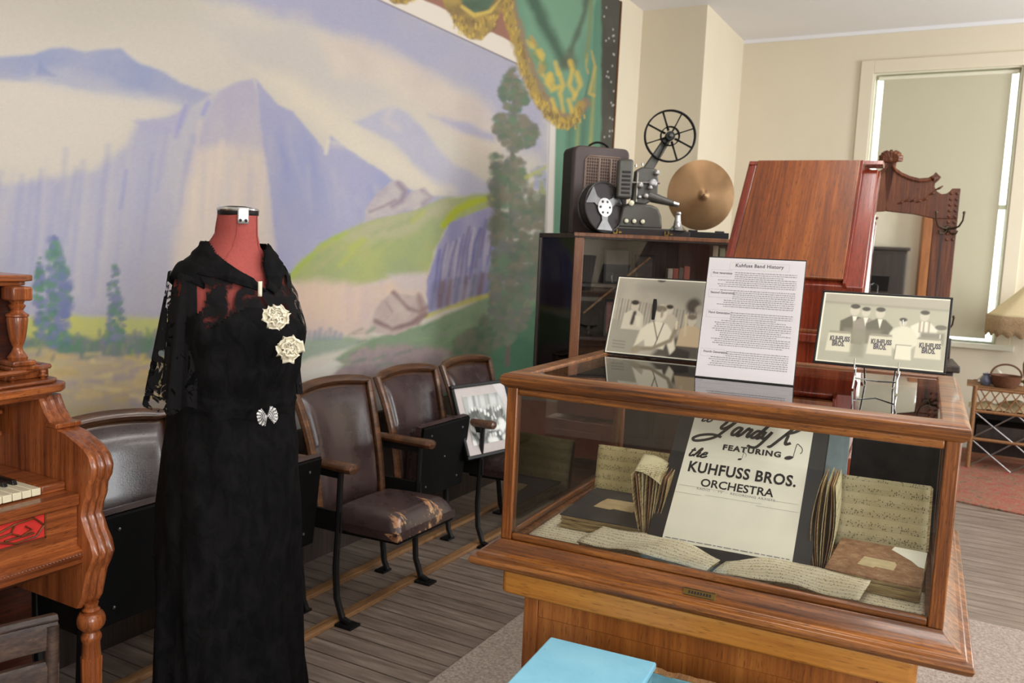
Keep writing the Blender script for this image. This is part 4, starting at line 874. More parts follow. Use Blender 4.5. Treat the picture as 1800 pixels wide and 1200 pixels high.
B().loft([ring(BODY, z, 0, 40) for z in zs]).build('torso', MT['red'], form)
b = B()      # seams of the jersey cover
for a in (0.45, -0.75, 1.9, -2.2): b.tube([ring(BODY, z, .0012, 200)[int(a/(2*PI)*200) % 200] for z in [1.515-.012*k for k in range(22)]], .0011, 5)
b.build('seam', MT['red'], form)
for s in (-1, 1):
    b = B(); b.M = Matrix.Translation((-.002, s*.138, 1.335)) @ Matrix.Rotation(s*.12, 4, 'X')
    b.lathe([(.001, s*.014), (.036, s*.012), (.045, s*.006), (.047, s*-.02)], 24, (0, 0, 0), 'y'); b.M = None
    o = b.build('arm_cap', MT['red'], form); o.scale = (1, 1, 1.28); o.location.z = -1.335*.28
B().lathe([(.047, -.012), (.05, -.008), (.05, .002), (.044, .008), (.02, .012), (.001, .0125)], 28, (.012, 0, 1.524)).build('neck_cap', MT['blackframe'], form)
B().lathe([(.0505, -.003), (.052, 0), (.0505, .004), (.046, .006)], 28, (.012, 0, 1.526)).build('neck_ring', MT['chrome'], form)
b = B(); b.grid(lambda i, j: ((.012+.0545*math.cos(-.72+.5*i)), .0545*math.sin(-.72+.5*i), 1.532-.04*j), 8, 5)
b.build('neck_plate', MT['knobsteel'], form, solid=.002)
for a in (-.6, -.36): B().lathe([(.004, 0), (.0035, .002), (.001, .003)], 10, (.012+.056*math.cos(a), .056*math.sin(a), 1.5), 'x').build('rivet', MT['blackframe'], form)
B().lathe([(.17, 0), (.17, .02), (.03, .035), (.016, .05), (.016, .84)], 24).build('stand', MT['black'], form)

GOWN = [(1.46, .070, .066, .0, 0), (1.436, .082, .074, -.002, 0), (1.413, .102, .084, -.004, 0), (1.392, .128, .090, -.004, 0), (1.36, .154, .102, .0, 0), (1.31, .164, .122, .012, 0), (1.22, .170, .150, .022, 0), (1.14, .164, .142, .012, 0), (1.06, .157, .130, .002, 0), (1.0, .162, .132, .0, 0), (.9, .176, .146, .0, 0), (.75, .182, .150, 0, 0), (.45, .188, .158, 0, 0), (.2, .20, .172, 0, 0), (.012, .215, .188, 0, 0)]
gown = thing('evening_gown', 'long black lace evening gown with white flowers on the red dress form', 'dress', (DX, DY, 0), rotz=-.06)
def gown_pt(a, z, grow=0.0, fold=1.0):
    _, w, d, o, _q = interp(GOWN, z)
    ca, sa = math.cos(a), math.sin(a); k = max(0, min(1, (1.05-z)/.9))
    g = grow+fold*k*(.009*math.sin(7*a+1.5*z*3)+.007*math.sin(13*a-4*z+1)+.004*math.sin(23*a+9*z))+fold*.003*math.sin(11*a+17*z)*(z < 1.3)
    return (o+(d+g)*math.copysign(abs(ca)**.92, ca), (w+g)*math.copysign(abs(sa)**.92, sa), z)
NA = 132
def panel(z0, z1, nz, keep, name, mat, grow, solid=0.0):
    b = B(); ids = {}
    Z = [z0+(z1-z0)*j/nz for j in range(nz+1)]
    def vid(i, j):
        i %= NA
        if (i, j) not in ids: ids[(i, j)] = b._p(gown_pt(2*PI*i/NA, Z[j], grow))
        return ids[(i, j)]
    for j in range(nz):
        for i in range(NA):
            a = ((2*PI*(i+.5)/NA+PI) % (2*PI))-PI; z = (Z[j]+Z[j+1])/2
            if keep(a, z): b.f.append([vid(i, j), vid(i+1, j), vid(i+1, j+1), vid(i, j+1)])
    return b.build(name, mat, gown, solid=solid)
def lerp(tab, z):
    for (z0, v0), (z1, v1) in zip(tab, tab[1:]):
        if z <= z1: return v0+(v1-v0)*max(0, (z-z0)/(z1-z0))
    return tab[-1][1]
VL = [(1.335, -.05), (1.36, -.16), (1.395, -.62), (1.425, -1.2), (1.452, -1.7)]; VR = [(1.335, -.03), (1.352, .05), (1.40, .10), (1.425, .3), (1.452, .9)]
def vneck(a, z): return z > 1.447 or (z > 1.335 and lerp(VL, z) < a < lerp(VR, z))
def armhole(a, z):
    for s in (-1, 1):
        da = (a-s*1.5)/.46; dz = (z-1.325)/.062
        if da*da+dz*dz < 1: return True
    return False
def yoke(a, z): return z > 1.255+.035*math.cos(a*2.4+.6) and -1.12 < a < 1.2
panel(1.46, 1.03, 86, lambda a, z: not vneck(a, z) and not armhole(a, z) and not yoke(a, z), 'bodice', MT['dress'], .003, .002)
panel(1.46, 1.2, 52, lambda a, z: not vneck(a, z) and not armhole(a, z) and yoke(a, z), 'lace_yoke', MT['lacefine'], .002)
panel(1.05, .012, 110, lambda a, z: True, 'skirt', MT['dress'], .002, .002)
b = B(); b.grid(lambda i, j: gown_pt(2*PI*i, 1.085-.05*j-.022*math.cos(2*PI*i)+.004*math.sin(2*PI*i*9), .0035+.003*math.sin(j*PI)+.0015*math.sin(j*14+8*math.cos(2*PI*i))), 100, 9, True); b.build('sash', MT['dress'], gown)
# shawl collar: a soft band along the neckline over both shoulders
def collar(side):
    b = B()
    def fn(i, j):
        z = 1.337+.110*i; a = lerp(VL if side < 0 else VR, z)
        if side < 0: a2 = a-.30*j*(1-.5*i)*i**.5; z2 = z-j*(.010+.052*i)
        else: a2 = a+j*(.08+.55*i); z2 = z-j*(.016+.035*i)
        return gown_pt(a2, z2, .006+.007*math.sin(min(1, j*1.1)*PI)+.002*math.sin(i*13+j*4), 0)
    b.grid(fn, 30, 9); b.build('collar', MT['dress'], gown, solid=.003)
collar(-1); collar(1)
# fluttering lace sleeves
for s in (-1, 1):
    b = B()
    def fn(i, j):
        a = -1.25+2.5*i; fl = .011*j*math.sin(i*19+1)+.006*j*math.sin(i*37)
        x = -.006+(.052+.034*j+fl)*math.sin(a)-.014*j; y = s*(.132+(.044+.038*j+fl)*math.cos(a)); z = 1.372-.014*a*a-.27*j-.05*j*max(0, math.sin(i*PI))-.03*j*i+.006*j*math.sin(i*23)
        return (x, y, z)
    b.grid(fn, 34, 22); b.build('lace_sleeve', MT['lace'], gown)
    b = B(); b.grid(lambda i, j: (-.004+.058*math.sin(-1.4+2.8*i), s*(.122+.054*math.cos(-1.4+2.8*i)*(.25+.75*j)), 1.398-.012*(-1.4+2.8*i)**2-.045*j**1.6), 20, 10)
    b.build('shoulder_cap', MT['dress'], gown, solid=.003)
def flower(px, py, D, size, face, seed):
    rnd = random.Random(seed); c = atd(px, py, D)
    R = Matrix.Rotation(.06, 4, 'Z'); loc = R @ (Vector((c.x-DX, c.y-DY, c.z))); q = (Vector(face)).to_track_quat('Z', 'Y').to_matrix().to_4x4()
    b = B()
    for ringn, (n, r, tilt, ln) in enumerate(((8, .006, .35, 1.0), (7, .005, .8, .8), (5, .003, 1.2, .6), (3, .001, 1.45, .45))):
        for k in range(n):
            a = k*2*PI/n+ringn*.5+rnd.uniform(-.2, .2); L = size*ln*rnd.uniform(.85, 1.12); tl = tilt+rnd.uniform(-.15, .15); w = L*.62
            b.M = Matrix.Translation(loc) @ q @ Matrix.Rotation(a, 4, 'Z') @ Matrix.Translation((r, 0, .002*ringn)) @ Matrix.Rotation(-tl, 4, 'Y')
            ph = rnd.uniform(0, 6)
            b.grid(lambda i, j: (L*j, w*(2*i-1)*math.sin(min(1, j*1.15+.12)*PI*.62)*.8, L*(.28*j*j-.25*(2*i-1)**2*j)+.0035*math.sin(9*i+ph)*j+.003*math.sin(14*j+ph)), 7, 7)
    b.M = None; b.build('flower', MT['white_petal'], gown, solid=.0012)
flower(484, 557, 2.0, .0275, (.75, -.6, .2), 1); flower(507, 613, 2.02, .0275, (.75, -.5, .1), 2)
c = atd(457, 506, 2.03); loc = Matrix.Rotation(.06, 4, 'Z') @ Vector((c.x-DX, c.y-DY, c.z))
B().grid(lambda i, j: (loc.x+.006*math.sin(i*PI), loc.y-.006+.012*i, loc.z+.016-.036*j), 5, 5).build('white_tab', MT['white_petal'], gown, solid=.002)
c = atd(470, 731, 2.015); loc = Matrix.Rotation(.06, 4, 'Z') @ Vector((c.x-DX, c.y-DY, c.z))
b = B(); b.M = Matrix.Translation(loc) @ Vector((.86, -.5, .05)).to_track_quat('Z', 'Y').to_matrix().to_4x4() @ Matrix.Rotation(.22, 4, 'Z')
for s in (-1, 1):
    for rr in range(5):
        for k in range(7):
            a = -1.15+2.3*k/6; r = .004+.0043*rr; x = s*(.002+r*math.cos(a)*1.0); y = r*math.sin(a)*1.05
            b.lathe([(.001, -.002), (.0026, 0), (.0018, .002), (.0006, .003)], 6, (x, y, .001+.0015*math.cos(a)))
    b.prism([(s*.001, -.004), (s*.008, -.016), (s*.016, -.02), (s*.023, -.012), (s*.0245, 0), (s*.023, .012), (s*.016, .02), (s*.008, .016), (s*.001, .004)], 'z', -.003, .0)
b.M = None; b.build('rhinestone_buckle', MT['chrome'], gown)

# ------------------------------------------------------------------ glass display case
CZ = .75
CL = Vector((-.8943, 1.6375, CZ)); CR_ = .04509
CW, CD_, CB, CHH = .9, .775, .0563, .3604     # frame width, depth, base height, glass height
case = thing('display_case', 'oak and glass tabletop display case holding sheet music', 'display case', CL, CR_)
z0 = CB; z1 = CB+CHH
prof = [(0, 0), (.044, 0), (.050, .004), (.053, .012), (.050, .021), (.040, .024), (.039, .028), (.030, .032), (.016, .041), (.004, .050), (.0, z0), (-.03, z0), (-.03, 0)]
for nm, k in (('base_moulding', 0),):
    b = B(); b.moulding(0, CW, 0, CD_, prof); b.build(nm, MT['oak'], case, .0015)
B().box(.0, CW, .0, CD_, .004, z0-.012).build('bottom', MT['oak'], case)
for x in (0, CW):
    for y in (0, CD_):
        xs = (x, x+.026) if x == 0 else (x-.026, x); ys = (y, y+.026) if y == 0 else (y-.026, y)
        B().box(xs[0], xs[1], ys[0], ys[1], z0, z1-.012).build('post', MT['oak_z'], case, .003)
def rails(zb, zt, nm, t=.02):
    for y0, y1 in ((.002, t), (CD_-t, CD_-.002)): B().box(.026, CW-.026, y0, y1, zb, zt).build(nm, MT['oak'], case, .004)
    for x0, x1 in ((.002, t), (CW-t, CW-.002)): B().box(x0, x1, .026, CD_-.026, zb, zt).build(nm, MT['oak_y'], case, .004)
rails(z0, z0+.016, 'bottom_rail'); rails(z1-.03, z1-.012, 'top_rail')
tp = [(.0, z1-.014), (.004, z1-.012), (.011, z1-.006), (.0135, z1+.004), (.012, z1+.012), (.006, z1+.017), (.0, z1+.019), (-.034, z1+.019), (-.036, z1+.016), (-.036, z1-.012), (-.026, z1-.014)]
b = B(); b.moulding(0, CW, 0, CD_, tp); b.build('top_frame', MT['oak'], case, .0012)
B().box(.030, CW-.030, .030, CD_-.030, z1+.008, z1+.014).build('top_glass', MT['glass'], case)
B().box(.018, CW-.018, .010, .013, z0+.006, z1-.02).build('front_glass', MT['glass'], case)
B().box(.018, CW-.018, CD_-.013, CD_-.010, z0+.006, z1-.02).build('back_glass', MT['glass'], case)
for x in (.010, CW-.013): B().box(x, x+.003, .018, CD_-.018, z0+.006, z1-.02).build('side_glass', MT['glass'], case)
b = B(); b.M = Matrix.Translation((.463, -.026, .0365)) @ Matrix.Rotation(math.radians(-38), 4, 'X')
b.box(-.033, .033, -.0015, .001, -.008, .008).build('nameplate', MT['brass'], case, .0005)
b = B(); b.M = Matrix.Translation((.463, -.026, .0365)) @ Matrix.Rotation(math.radians(-38), 4, 'X')
for k in range(8): x = -.022+k*.006; b.box(x, x+.004, -.0022, -.0014, -.003, .003)
b.box(-.031, .031, -.0022, -.0014, .006, .007).box(-.031, .031, -.0022, -.0014, -.007, -.006)
b.M = None; b.build('nameplate_lettering', MT['ebony'], case)
bt = b
RC = Matrix.Translation(CL) @ Matrix.Rotation(CR_, 4, 'Z')
def cw(x, y, z): return RC @ Vector((x, y, z))     # case coordinates (z from the case's own bottom) to the room
CF = z0-.012+.0005                                  # the case floor inside

# things lying and standing in the case; each has its own axes so that the page pattern follows the page
def leaf_stack(name, label, cat, x, y, z, rz, w, d, h, cover, edge, group=None, rag=.003, lab=None):
    t = thing(name, label, cat, cw(x, y, z), CR_+rz, group); rnd = random.Random(label)
    n = max(3, int(h/.004)); b = B()
    for k in range(n):
        e = [rnd.uniform(-rag, rag) for _ in range(4)]; zz = h*k/n
        b.box(e[0], w+e[1], e[2], d+e[3], zz, zz+h/n*.86)
    b.build('pages', edge, t)
    b = B(); rings = []
    pts = [(-.003, -.002)]+[(w*k/8, -.002+rnd.uniform(-rag, rag*.4)) for k in range(1, 8)]+[(w+.002, -.001)]+[(w+rnd.uniform(-.001, .003), d*k/6) for k in range(1, 6)]+[(w+.001, d)]+[(w*(8-k)/8, d+rnd.uniform(-.002, .002)) for k in range(1, 8)]+[(-.002, d)]
    b.prism(pts, 'z', h, h+.0025).build('cover', cover, t)
    B().box(.001, w-.001, .001, d-.001, -.0001, .002).build('back_cover', cover, t)
    if lab:
        (lx, ly, lw, ld, lm) = lab
        b = B(); b.prism([(lx, ly), (lx+lw*.45, ly-.004), (lx+lw*.5, ly+.006), (lx+lw, ly+.002), (lx+lw*1.04, ly+ld*.7), (lx+lw*.98, ly+ld), (lx+lw*.1, ly+ld), (lx+.004, ly+ld*.6)], 'z', h+.0026, h+.0032); b.build('label', lm, t)
    return t, h
nb, _h = leaf_stack('music_book', 'black-covered old music book with a torn tan label, lying at left in the case', 'music book', .075, .175, CF+.003, .03, .205, .27, .03, MT['blackboard'], MT['edges'], lab=(.048, .10, .10, .085, MT['tanlabel']))
bbk, _h = leaf_stack('music_book', 'ragged brown-covered music book with paper label, lying at right in the case', 'music book', 0.683, .150, CF+.003, -.055, .176, .235, .03, MT['brownboard'], MT['edges'], lab=(.052, .065, .07, .06, MT['oldpaper']))
B().prism([(.110, .236), (.176, .236), (.177, .12), (.165, .125), (.150, .155), (.130, .18), (.106, .21)], 'z', .0326, .0334).build('torn_paper', MT['paper'], bbk)
# loose sheets
def sheet_flat(label, x, y, z, rz, w, d, mat, name='sheet_music', curl=.004):
    b = B(); b.grid(lambda i, j: (w*i, d*j, curl*(math.sin(i*5+j*3)*.5+.5)*.6+.0005), 14, 14)
    return tag(b.build(name, mat, None, solid=.0006, loc=cw(x, y, z), rotz=CR_+rz), label, 'sheet music')
sheet_flat('yellowed music sheet flat under the black book, left end of the case', .035, .022, CF+.0003, .05, .27, .35, MT['score'], curl=.002)
sheet_flat('printed music sheet flat in the front right corner of the case', .735, .022, CF+.0003, .0, .135, .19, MT['score'], curl=.002)
sheet_flat('small torn music scrap between the lettered sign and the brown book', .60, .075, CF+.002, -.2, .07, .08, MT['score'], curl=.004)
ob = thing('open_music_book', 'open handwritten music book spread along the front of the case', 'music book', cw(.465, .024, CF+.006), CR_-.02)
for s in (-1, 1):
    def fn(i, j): 
        x = s*(.006+.285*i); return (x+.012*j, .125*j+(.006*math.sin(i*7)*j), .012+.020*math.sin(min(1, i*1.35)*PI*.75)*(.75+.25*j)+.002*math.sin(i*13+j*5))
    b = B(); b.grid(fn, 26, 10); b.build('page', MT['score'], ob, solid=.001)
    b = B()
    for k in range(4): b.grid(lambda i, j: (fn(i, j)[0]*(1-.006*k), fn(i, j)[1]*(1-.01*k)+.001*k, max(.001, fn(i, j)[2]-.0025*(k+1))), 16, 6)
    b.build('under_pages', MT['edges'], ob)
B().box(-.005, .008, .0, .135, .0, .006).build('spine', MT['blackboard'], ob, .002)
# standing pages
def standing(label, x, y, z, rz, w, h, tilt, mat, n=4):
    t = thing('music_book', label, 'music book', cw(x, y, z), CR_+rz)
    R = Matrix.Rotation(-tilt, 4, 'X'); b = B(); b.M = R
    b.grid(lambda i, j: (w*i, .004*math.sin(i*3)-.003*math.sin(j*PI), h*j), 14, 12); o = b.build('open_page', mat, t, solid=.0008)
    b = B(); b.M = R
    for k in range(1, n+1): b.grid(lambda i, j: (w*i+.0015*k, .004*math.sin(i*3)-.003*math.sin(j*PI)+.0022*k, h*j-.001*k), 8, 6)
    b.build('pages', MT['edges'], t, solid=.0005)
    b = B(); b.M = R; b.box(0, w+.004, .0022*n+.006, .0022*n+.009, 0, h).build('cover', MT['brownboard'], t)
    return t
standing('yellowed handwritten music page standing at the back left of the case', .052, .462, CF+.002, .06, .205, .145, .16, MT['score_dark'])
standing('handwritten music page standing behind the ragged brown book', .678, .405, CF+.002, .05, .192, .172, .24, MT['score_z'])
def fan(label, x, y, z, rz, depth, h, spread, n, loc_tab=False):
    t = thing('music_book', label, 'music book', cw(x, y, z), CR_+rz); rnd = random.Random(label)
    for k in range(n):
        u = (k/(n-1)-.5)*2; a = u*spread+rnd.uniform(-.015, .015); bow = rnd.uniform(-.003, .003)+(.012*u if spread < .1 else .002*u)
        b = B(); b.grid(lambda i, j: (u*.010+math.sin(a)*h*j+bow*math.sin(j*PI), depth*i+.004*k*.2, math.cos(a)*h*j*(1-.02*abs(u))), 6, 10)
        b.build('leaf' if 0 < k < n-1 else 'cover', (MT['edges'], MT['brownboard'], MT['edges'], MT['score_z'])[k % 4], t, solid=.0012)  # brown leaves stand for the dark gaps between the pale ones
    return t
fl = fan('fanned-open music booklet standing beside the black book', .288, .175, CF+.002, .1, .15, .165, .20, 11)
b = B(); b.grid(lambda i, j: (-.036-.002*j+.062*i, .002+.11*j, .168-.026*i*i+.016*j+.012*i*math.sin(j*2)), 10, 8); b.build('loose_page', MT['score_z'], fl, solid=.0006)
fan('bulging narrow music booklet standing left of the ragged brown book', .668, .19, CF+.002, .02, .17, .20, .035, 8)
b = B(); b.M = Matrix.Rotation(-.08, 4, 'X'); b.box(0, .055, 0, .003, 0, .262); b.M = None
tag(b.build('card', plain('pale_blue_card', srgb(168, 190, 196), .7), None, .001, loc=cw(.632, .44, CF), rotz=CR_), 'pale blue card standing behind the bulging booklet in the case', 'card')
b = B(); b.M = Matrix.Rotation(-.2, 4, 'X'); b.box(0, .20, 0, .018, 0, .235); 
fo = thing('standin', 'dark folder with tan top edge added in place of a reflection at back right of the case', 'standin', cw(.685, .56, CF), CR_)  # dark boards added where only a reflection shows through the glass
b.M = Matrix.Rotation(-.2, 4, 'X'); o = b.build('boards', MT['blackboard'], fo, .002)
b = B(); b.M = Matrix.Rotation(-.2, 4, 'X'); b.box(.004, .196, .004, .014, .2, .252).build('tan_strip', MT['tanlabel'], fo)
# framed letterhead poster leaning back inside the case
LW, LH, LM = .28, .36, .036
lt = thing('framed_letterhead', 'black-framed cream orchestra letterhead leaning in the middle of the case', 'framed letterhead', cw(.300, .112, CF+.008), CR_+.02)
RL = Matrix.Rotation(-math.radians(47), 4, 'X')
b = B(); b.M = RL; b.box(0, LW+2*LM, 0, .012, 0, LH+LM*1.6).build('backing', MT['blackframe'], lt, .002)
b = B(); b.M = RL; b.box(LM, LM+LW, -.0012, 0, LM, LM+LH).build('sheet', MT['paper'], lt)
b = B(); b.M = RL; b.M = RL; b.box(.1, .14, .012, .016, .05, .3); b.M = None
b.build('stand_strut', MT['blackframe'], lt)
lp = lambda x, y: RL @ Vector((LM+x, -.0018, LM+LH-y))          # x from the sheet's left, y down from its top
b = B(); W_ = LW
text(b, 'FEATURING', .021, lambda x, y: lp(.30*W_+x, .27*LH-y+.012*0), align='LEFT', bold=.0010, sx=1.06, space=1.18)
text(b, 'KUHFUSS BROS.', .041, lambda x, y: lp(.055*W_+x, .475*LH-y), align='LEFT', bold=.0012, sx=.79, space=1.08)
text(b, 'ORCHESTRA', .030, lambda x, y: lp(.19*W_+x, .575*LH-y), align='LEFT', bold=.0006, sx=.96)
b.M = None; b.build('lettering', MT['ink'], lt)
b = B(); s = lambda pts, w, ox, oy, k: stroke(b, [(ox+x*k, oy-y*k) for x, y in pts], w, lambda x, y: lp(x*W_, y*LH))
# "to Yardy K", "the" and the notes, in brush script (x, y in shares of the sheet)
def S2(pts, w): stroke(b, pts, w, lambda x, y: lp(x*W_, y*LH))
def glyph(g, ox, oy, kx, ky, w, sl=.32):
    for pts in g: stroke(b, [((ox+(x+sl*y)*kx)*W_, (oy-y*ky)*LH) for x, y in pts], w, lambda x, y: lp(x, y))
t_ = [[(.2, 1.3), (.1, .4), (.15, .05), (.35, .05), (.5, .3)], [(-.05, .9), (.45, .95)]]
o_ = [[(.45, .9), (.15, .75), (.08, .3), (.25, .02), (.48, .2), (.5, .65), (.4, .9), (.55, .75), (.75, .8)]]
h_ = [[(.0, .2), (.3, 1.2), (.25, 1.7), (.12, 1.4), (.05, .0)], [(.05, .3), (.25, .85), (.42, .8), (.38, .2), (.5, .02), (.7, .3)]]
e_ = [[(.05, .45), (.4, .6), (.42, .9), (.2, .9), (.06, .45), (.15, .05), (.4, .05), (.65, .35)]]
a_ = [[(.5, .85), (.2, .9), (.03, .45), (.12, .05), (.35, .2), (.5, .85), (.45, .15), (.58, .02), (.75, .3)]]
r_ = [[(.0, .3), (.2, .95), (.28, .8), (.5, .85), (.42, .3), (.5, .03), (.72, .3)]]
d_ = [[(.5, .8), (.2, .88), (.03, .42), (.12, .05), (.35, .2), (.62, 1.75), (.46, .2), (.56, .02), (.75, .3)]]
y_ = [[(.05, .85), (.03, .3), (.15, .05), (.35, .25), (.5, .88)], [(.5, .88), (.38, .1), (.12, -.85), (-.25, -.95), (-.6, -.8)]]
Y_ = [[(-.1, 1.5), (.05, 1.75), (.15, 1.4), (.05, .8), (.2, .6), (.45, .9), (.75, 1.75)], [(.75, 1.75), (.45, .5), (.2, -.3), (-.25, -.75), (-.85, -1.0), (-1.1, -.75), (-.8, -.35), (-.1, -.12), (.55, -.3)]]
K_ = [[(.55, 1.8), (.2, .5), (-.1, -.55), (-.28, -.5)], [(1.05, 1.75), (.75, 1.3), (.3, .95), (.5, .85), (.62, .2), (.75, -.1), (1.0, .1)]]
glyph(t_, .06, .060, .075, .045, .0044); glyph(o_, .10, .060, .085, .042, .0044)
glyph(Y_, .21, .150, .13, .078, .0074); glyph(a_, .335, .147, .12, .078, .0074); glyph(r_, .425, .147, .11, .078, .0074); glyph(d_, .50, .147, .12, .07, .0074); glyph(y_, .59, .147, .11, .078, .0074)
glyph(K_, .715, .155, .12, .075, .0074)
glyph(t_, .03, .355, .075, .052, .0044); glyph(h_, .07, .355, .085, .042, .0044); glyph(e_, .125, .355, .085, .045, .0044)
def note(x, y, k):
    S2([(x, y), (x+.01*k, y-.085*k), (x+.018*k, y-.1*k)], .0042*k+.001); S2([(x+.018*k, y-.1*k), (x+.05*k, y-.075*k), (x+.055*k, y-.05*k), (x+.045*k, y-.035*k)], .005*k)
    n = 12; b.mesh([lp((x-.028*k+.03*k*math.cos(t))*W_, (y+.003+.0135*k*math.sin(t)-.006*k*math.cos(t))*LH) for t in [q*2*PI/n for q in range(n)]], [list(range(n))])
note(.875, .262, 1.15); note(.475, .325, .55)
b.build('script_lettering', MT['ink'], lt)
b = B()
text(b, 'RADIO  -  TV  -  RECORDING ARTISTS', .0085, lambda x, y: lp(.17*W_+x, .605*LH-y), align='LEFT', sx=1.1, space=1.12)
b.box  # thin printed rules
def bar(bb, x0, y0, x1, y1, pl): bb.mesh([pl(x0, y0), pl(x1, y0), pl(x1, y1), pl(x0, y1)], [[0, 1, 2, 3]])
for x0, x1, y in ((.02, .40, .588), (.0, .22, .645), (.25, .7, .637), (.66, .99, .655), (.7, .98, .60)): bar(b, x0*W_, y*LH, x1*W_, y*LH+.0005, lp)
rnd = random.Random(5); x = .02
while x < .97: 
    l = rnd.uniform(.02, .06); bar(b, x*W_, .978*LH, min(.98, x+l)*W_, .984*LH, lp); x += l+.012
b.build('small_print', MT['greyink'], lt)

# ------------------------------------------------------------------ on top of the case
ZT = CZ+CB+CHH+.014        # top of the glass
def bandleft(P, w, h):
    q = lambda pts: [(x*w, y*h) for x, y in pts]
    P.rgb[:] = lin((168, 162, 148))
    P.poly(q([(0, .55), (.15, .62), (.75, .5), (1, .58), (1, 1), (0, 1)]), (160, 154, 140), .01, 1, col2=(176, 170, 154), ts=(10, 10)); P.poly(q([(0.55, 1), (.3, .88), (1, .6), (1, 1)]), (128, 124, 114), .03, .8)
    for k in range(26): x = .05+k*.034; P.line(q([(x, .30), (x+.004, .72-.14*x)]), .0036, (104, 98, 88) if k % 2 else (142, 134, 120), .002, .8)
    P.poly(q([(0, 0), (.32, 0), (.34, .35), (.2, .42), (0, .44)]), (150, 146, 132), .006, .9)
    P.poly(q([(.5, 0), (1, 0), (1, .34), (.75, .28), (.62, .22)]), (74, 68, 60), .01, .95)
    def man(x, y, k, shirt, hair=(56, 50, 44), wide=1.0):
        P.poly([(x*w-.034*k*wide, y*h-.075*k), (x*w-.03*k*wide, y*h-.025*k), (x*w-.01*k, y*h-.012*k), (x*w+.012*k, y*h-.012*k), (x*w+.032*k*wide, y*h-.028*k), (x*w+.038*k*wide, y*h-.075*k)], shirt, .003)
        P.ell(x*w, y*h+.002*k, .0125*k, .017*k, (190, 182, 164), .003); P.ell(x*w-.001, y*h+.013*k, .013*k, .008*k, hair, .003)
    man(.24, .62, .9, (196, 190, 172)); P.line(q([(.25, .54), (.235, .4)]), .01, (66, 60, 54), .003); P.poly(q([(.26, .5), (.32, .5), (.33, .36), (.29, .36)]), (208, 202, 184), .004)
    man(.62, .60, .8, (178, 170, 152)); P.ell(.86*w, .68*h, .02, .022, (70, 64, 56), .008); P.ell(.93*w, .64*h, .012, .012, (150, 142, 128), .005)
    man(.87, .48, .95, (186, 166, 136), (110, 100, 86)); P.line(q([(.80, .55), (.82, .3)]), .006, (196, 182, 152), .003)
    P.poly(q([(.3, .1), (.34, .32), (.40, .40), (.5, .46), (.62, .42), (.7, .30), (.76, .06), (.7, .04), (.64, .2), (.62, .1), (.42, .12), (.4, .2)]), (212, 206, 186), .004)
    P.line(q([(.47, .45), (.54, .22), (.52, .12)]), .003, (96, 88, 78), .0015); P.line(q([(.58, .43), (.54, .22)]), .003, (96, 88, 78), .0015)
    P.ell(.53*w, .555*h, .019, .026, (206, 198, 178), .003); P.ell(.525*w, .615*h, .018, .01, (120, 110, 96), .004); P.ell(.545*w, .55*h, .004, .012, (150, 140, 124), .003)
    P.line(q([(.34, .08), (.5, .1), (.68, .22), (.72, .38)]), .011, (138, 128, 108), .003); P.line(q([(.72, .38), (.715, .46)]), .006, (206, 196, 170), .002); P.ell(.33*w, .07*h, .016, .01, (150, 140, 118), .004, rot=.3)
    P.poly(q([(.62, 0), (.9, 0), (.9, .1), (.76, .14), (.7, .04)]), (52, 47, 42), .004); P.ell(.48*w, .985*h, .012, .006, (70, 66, 62), .003)
    for y in (.16, .12, .08): P.line(q([(.07, y), (.2, y-.005)]), .003, (112, 106, 94), .002, .7)
    P.poly(q([(0, 0), (.012, 0), (.012, 1), (0, 1)]), (236, 232, 214), .001); P.poly(q([(0, .988), (1, .988), (1, 1), (0, 1)]), (236, 232, 214), .001); P.poly(q([(0, 0), (1, 0), (1, .012), (0, .012)]), (226, 222, 204), .001)
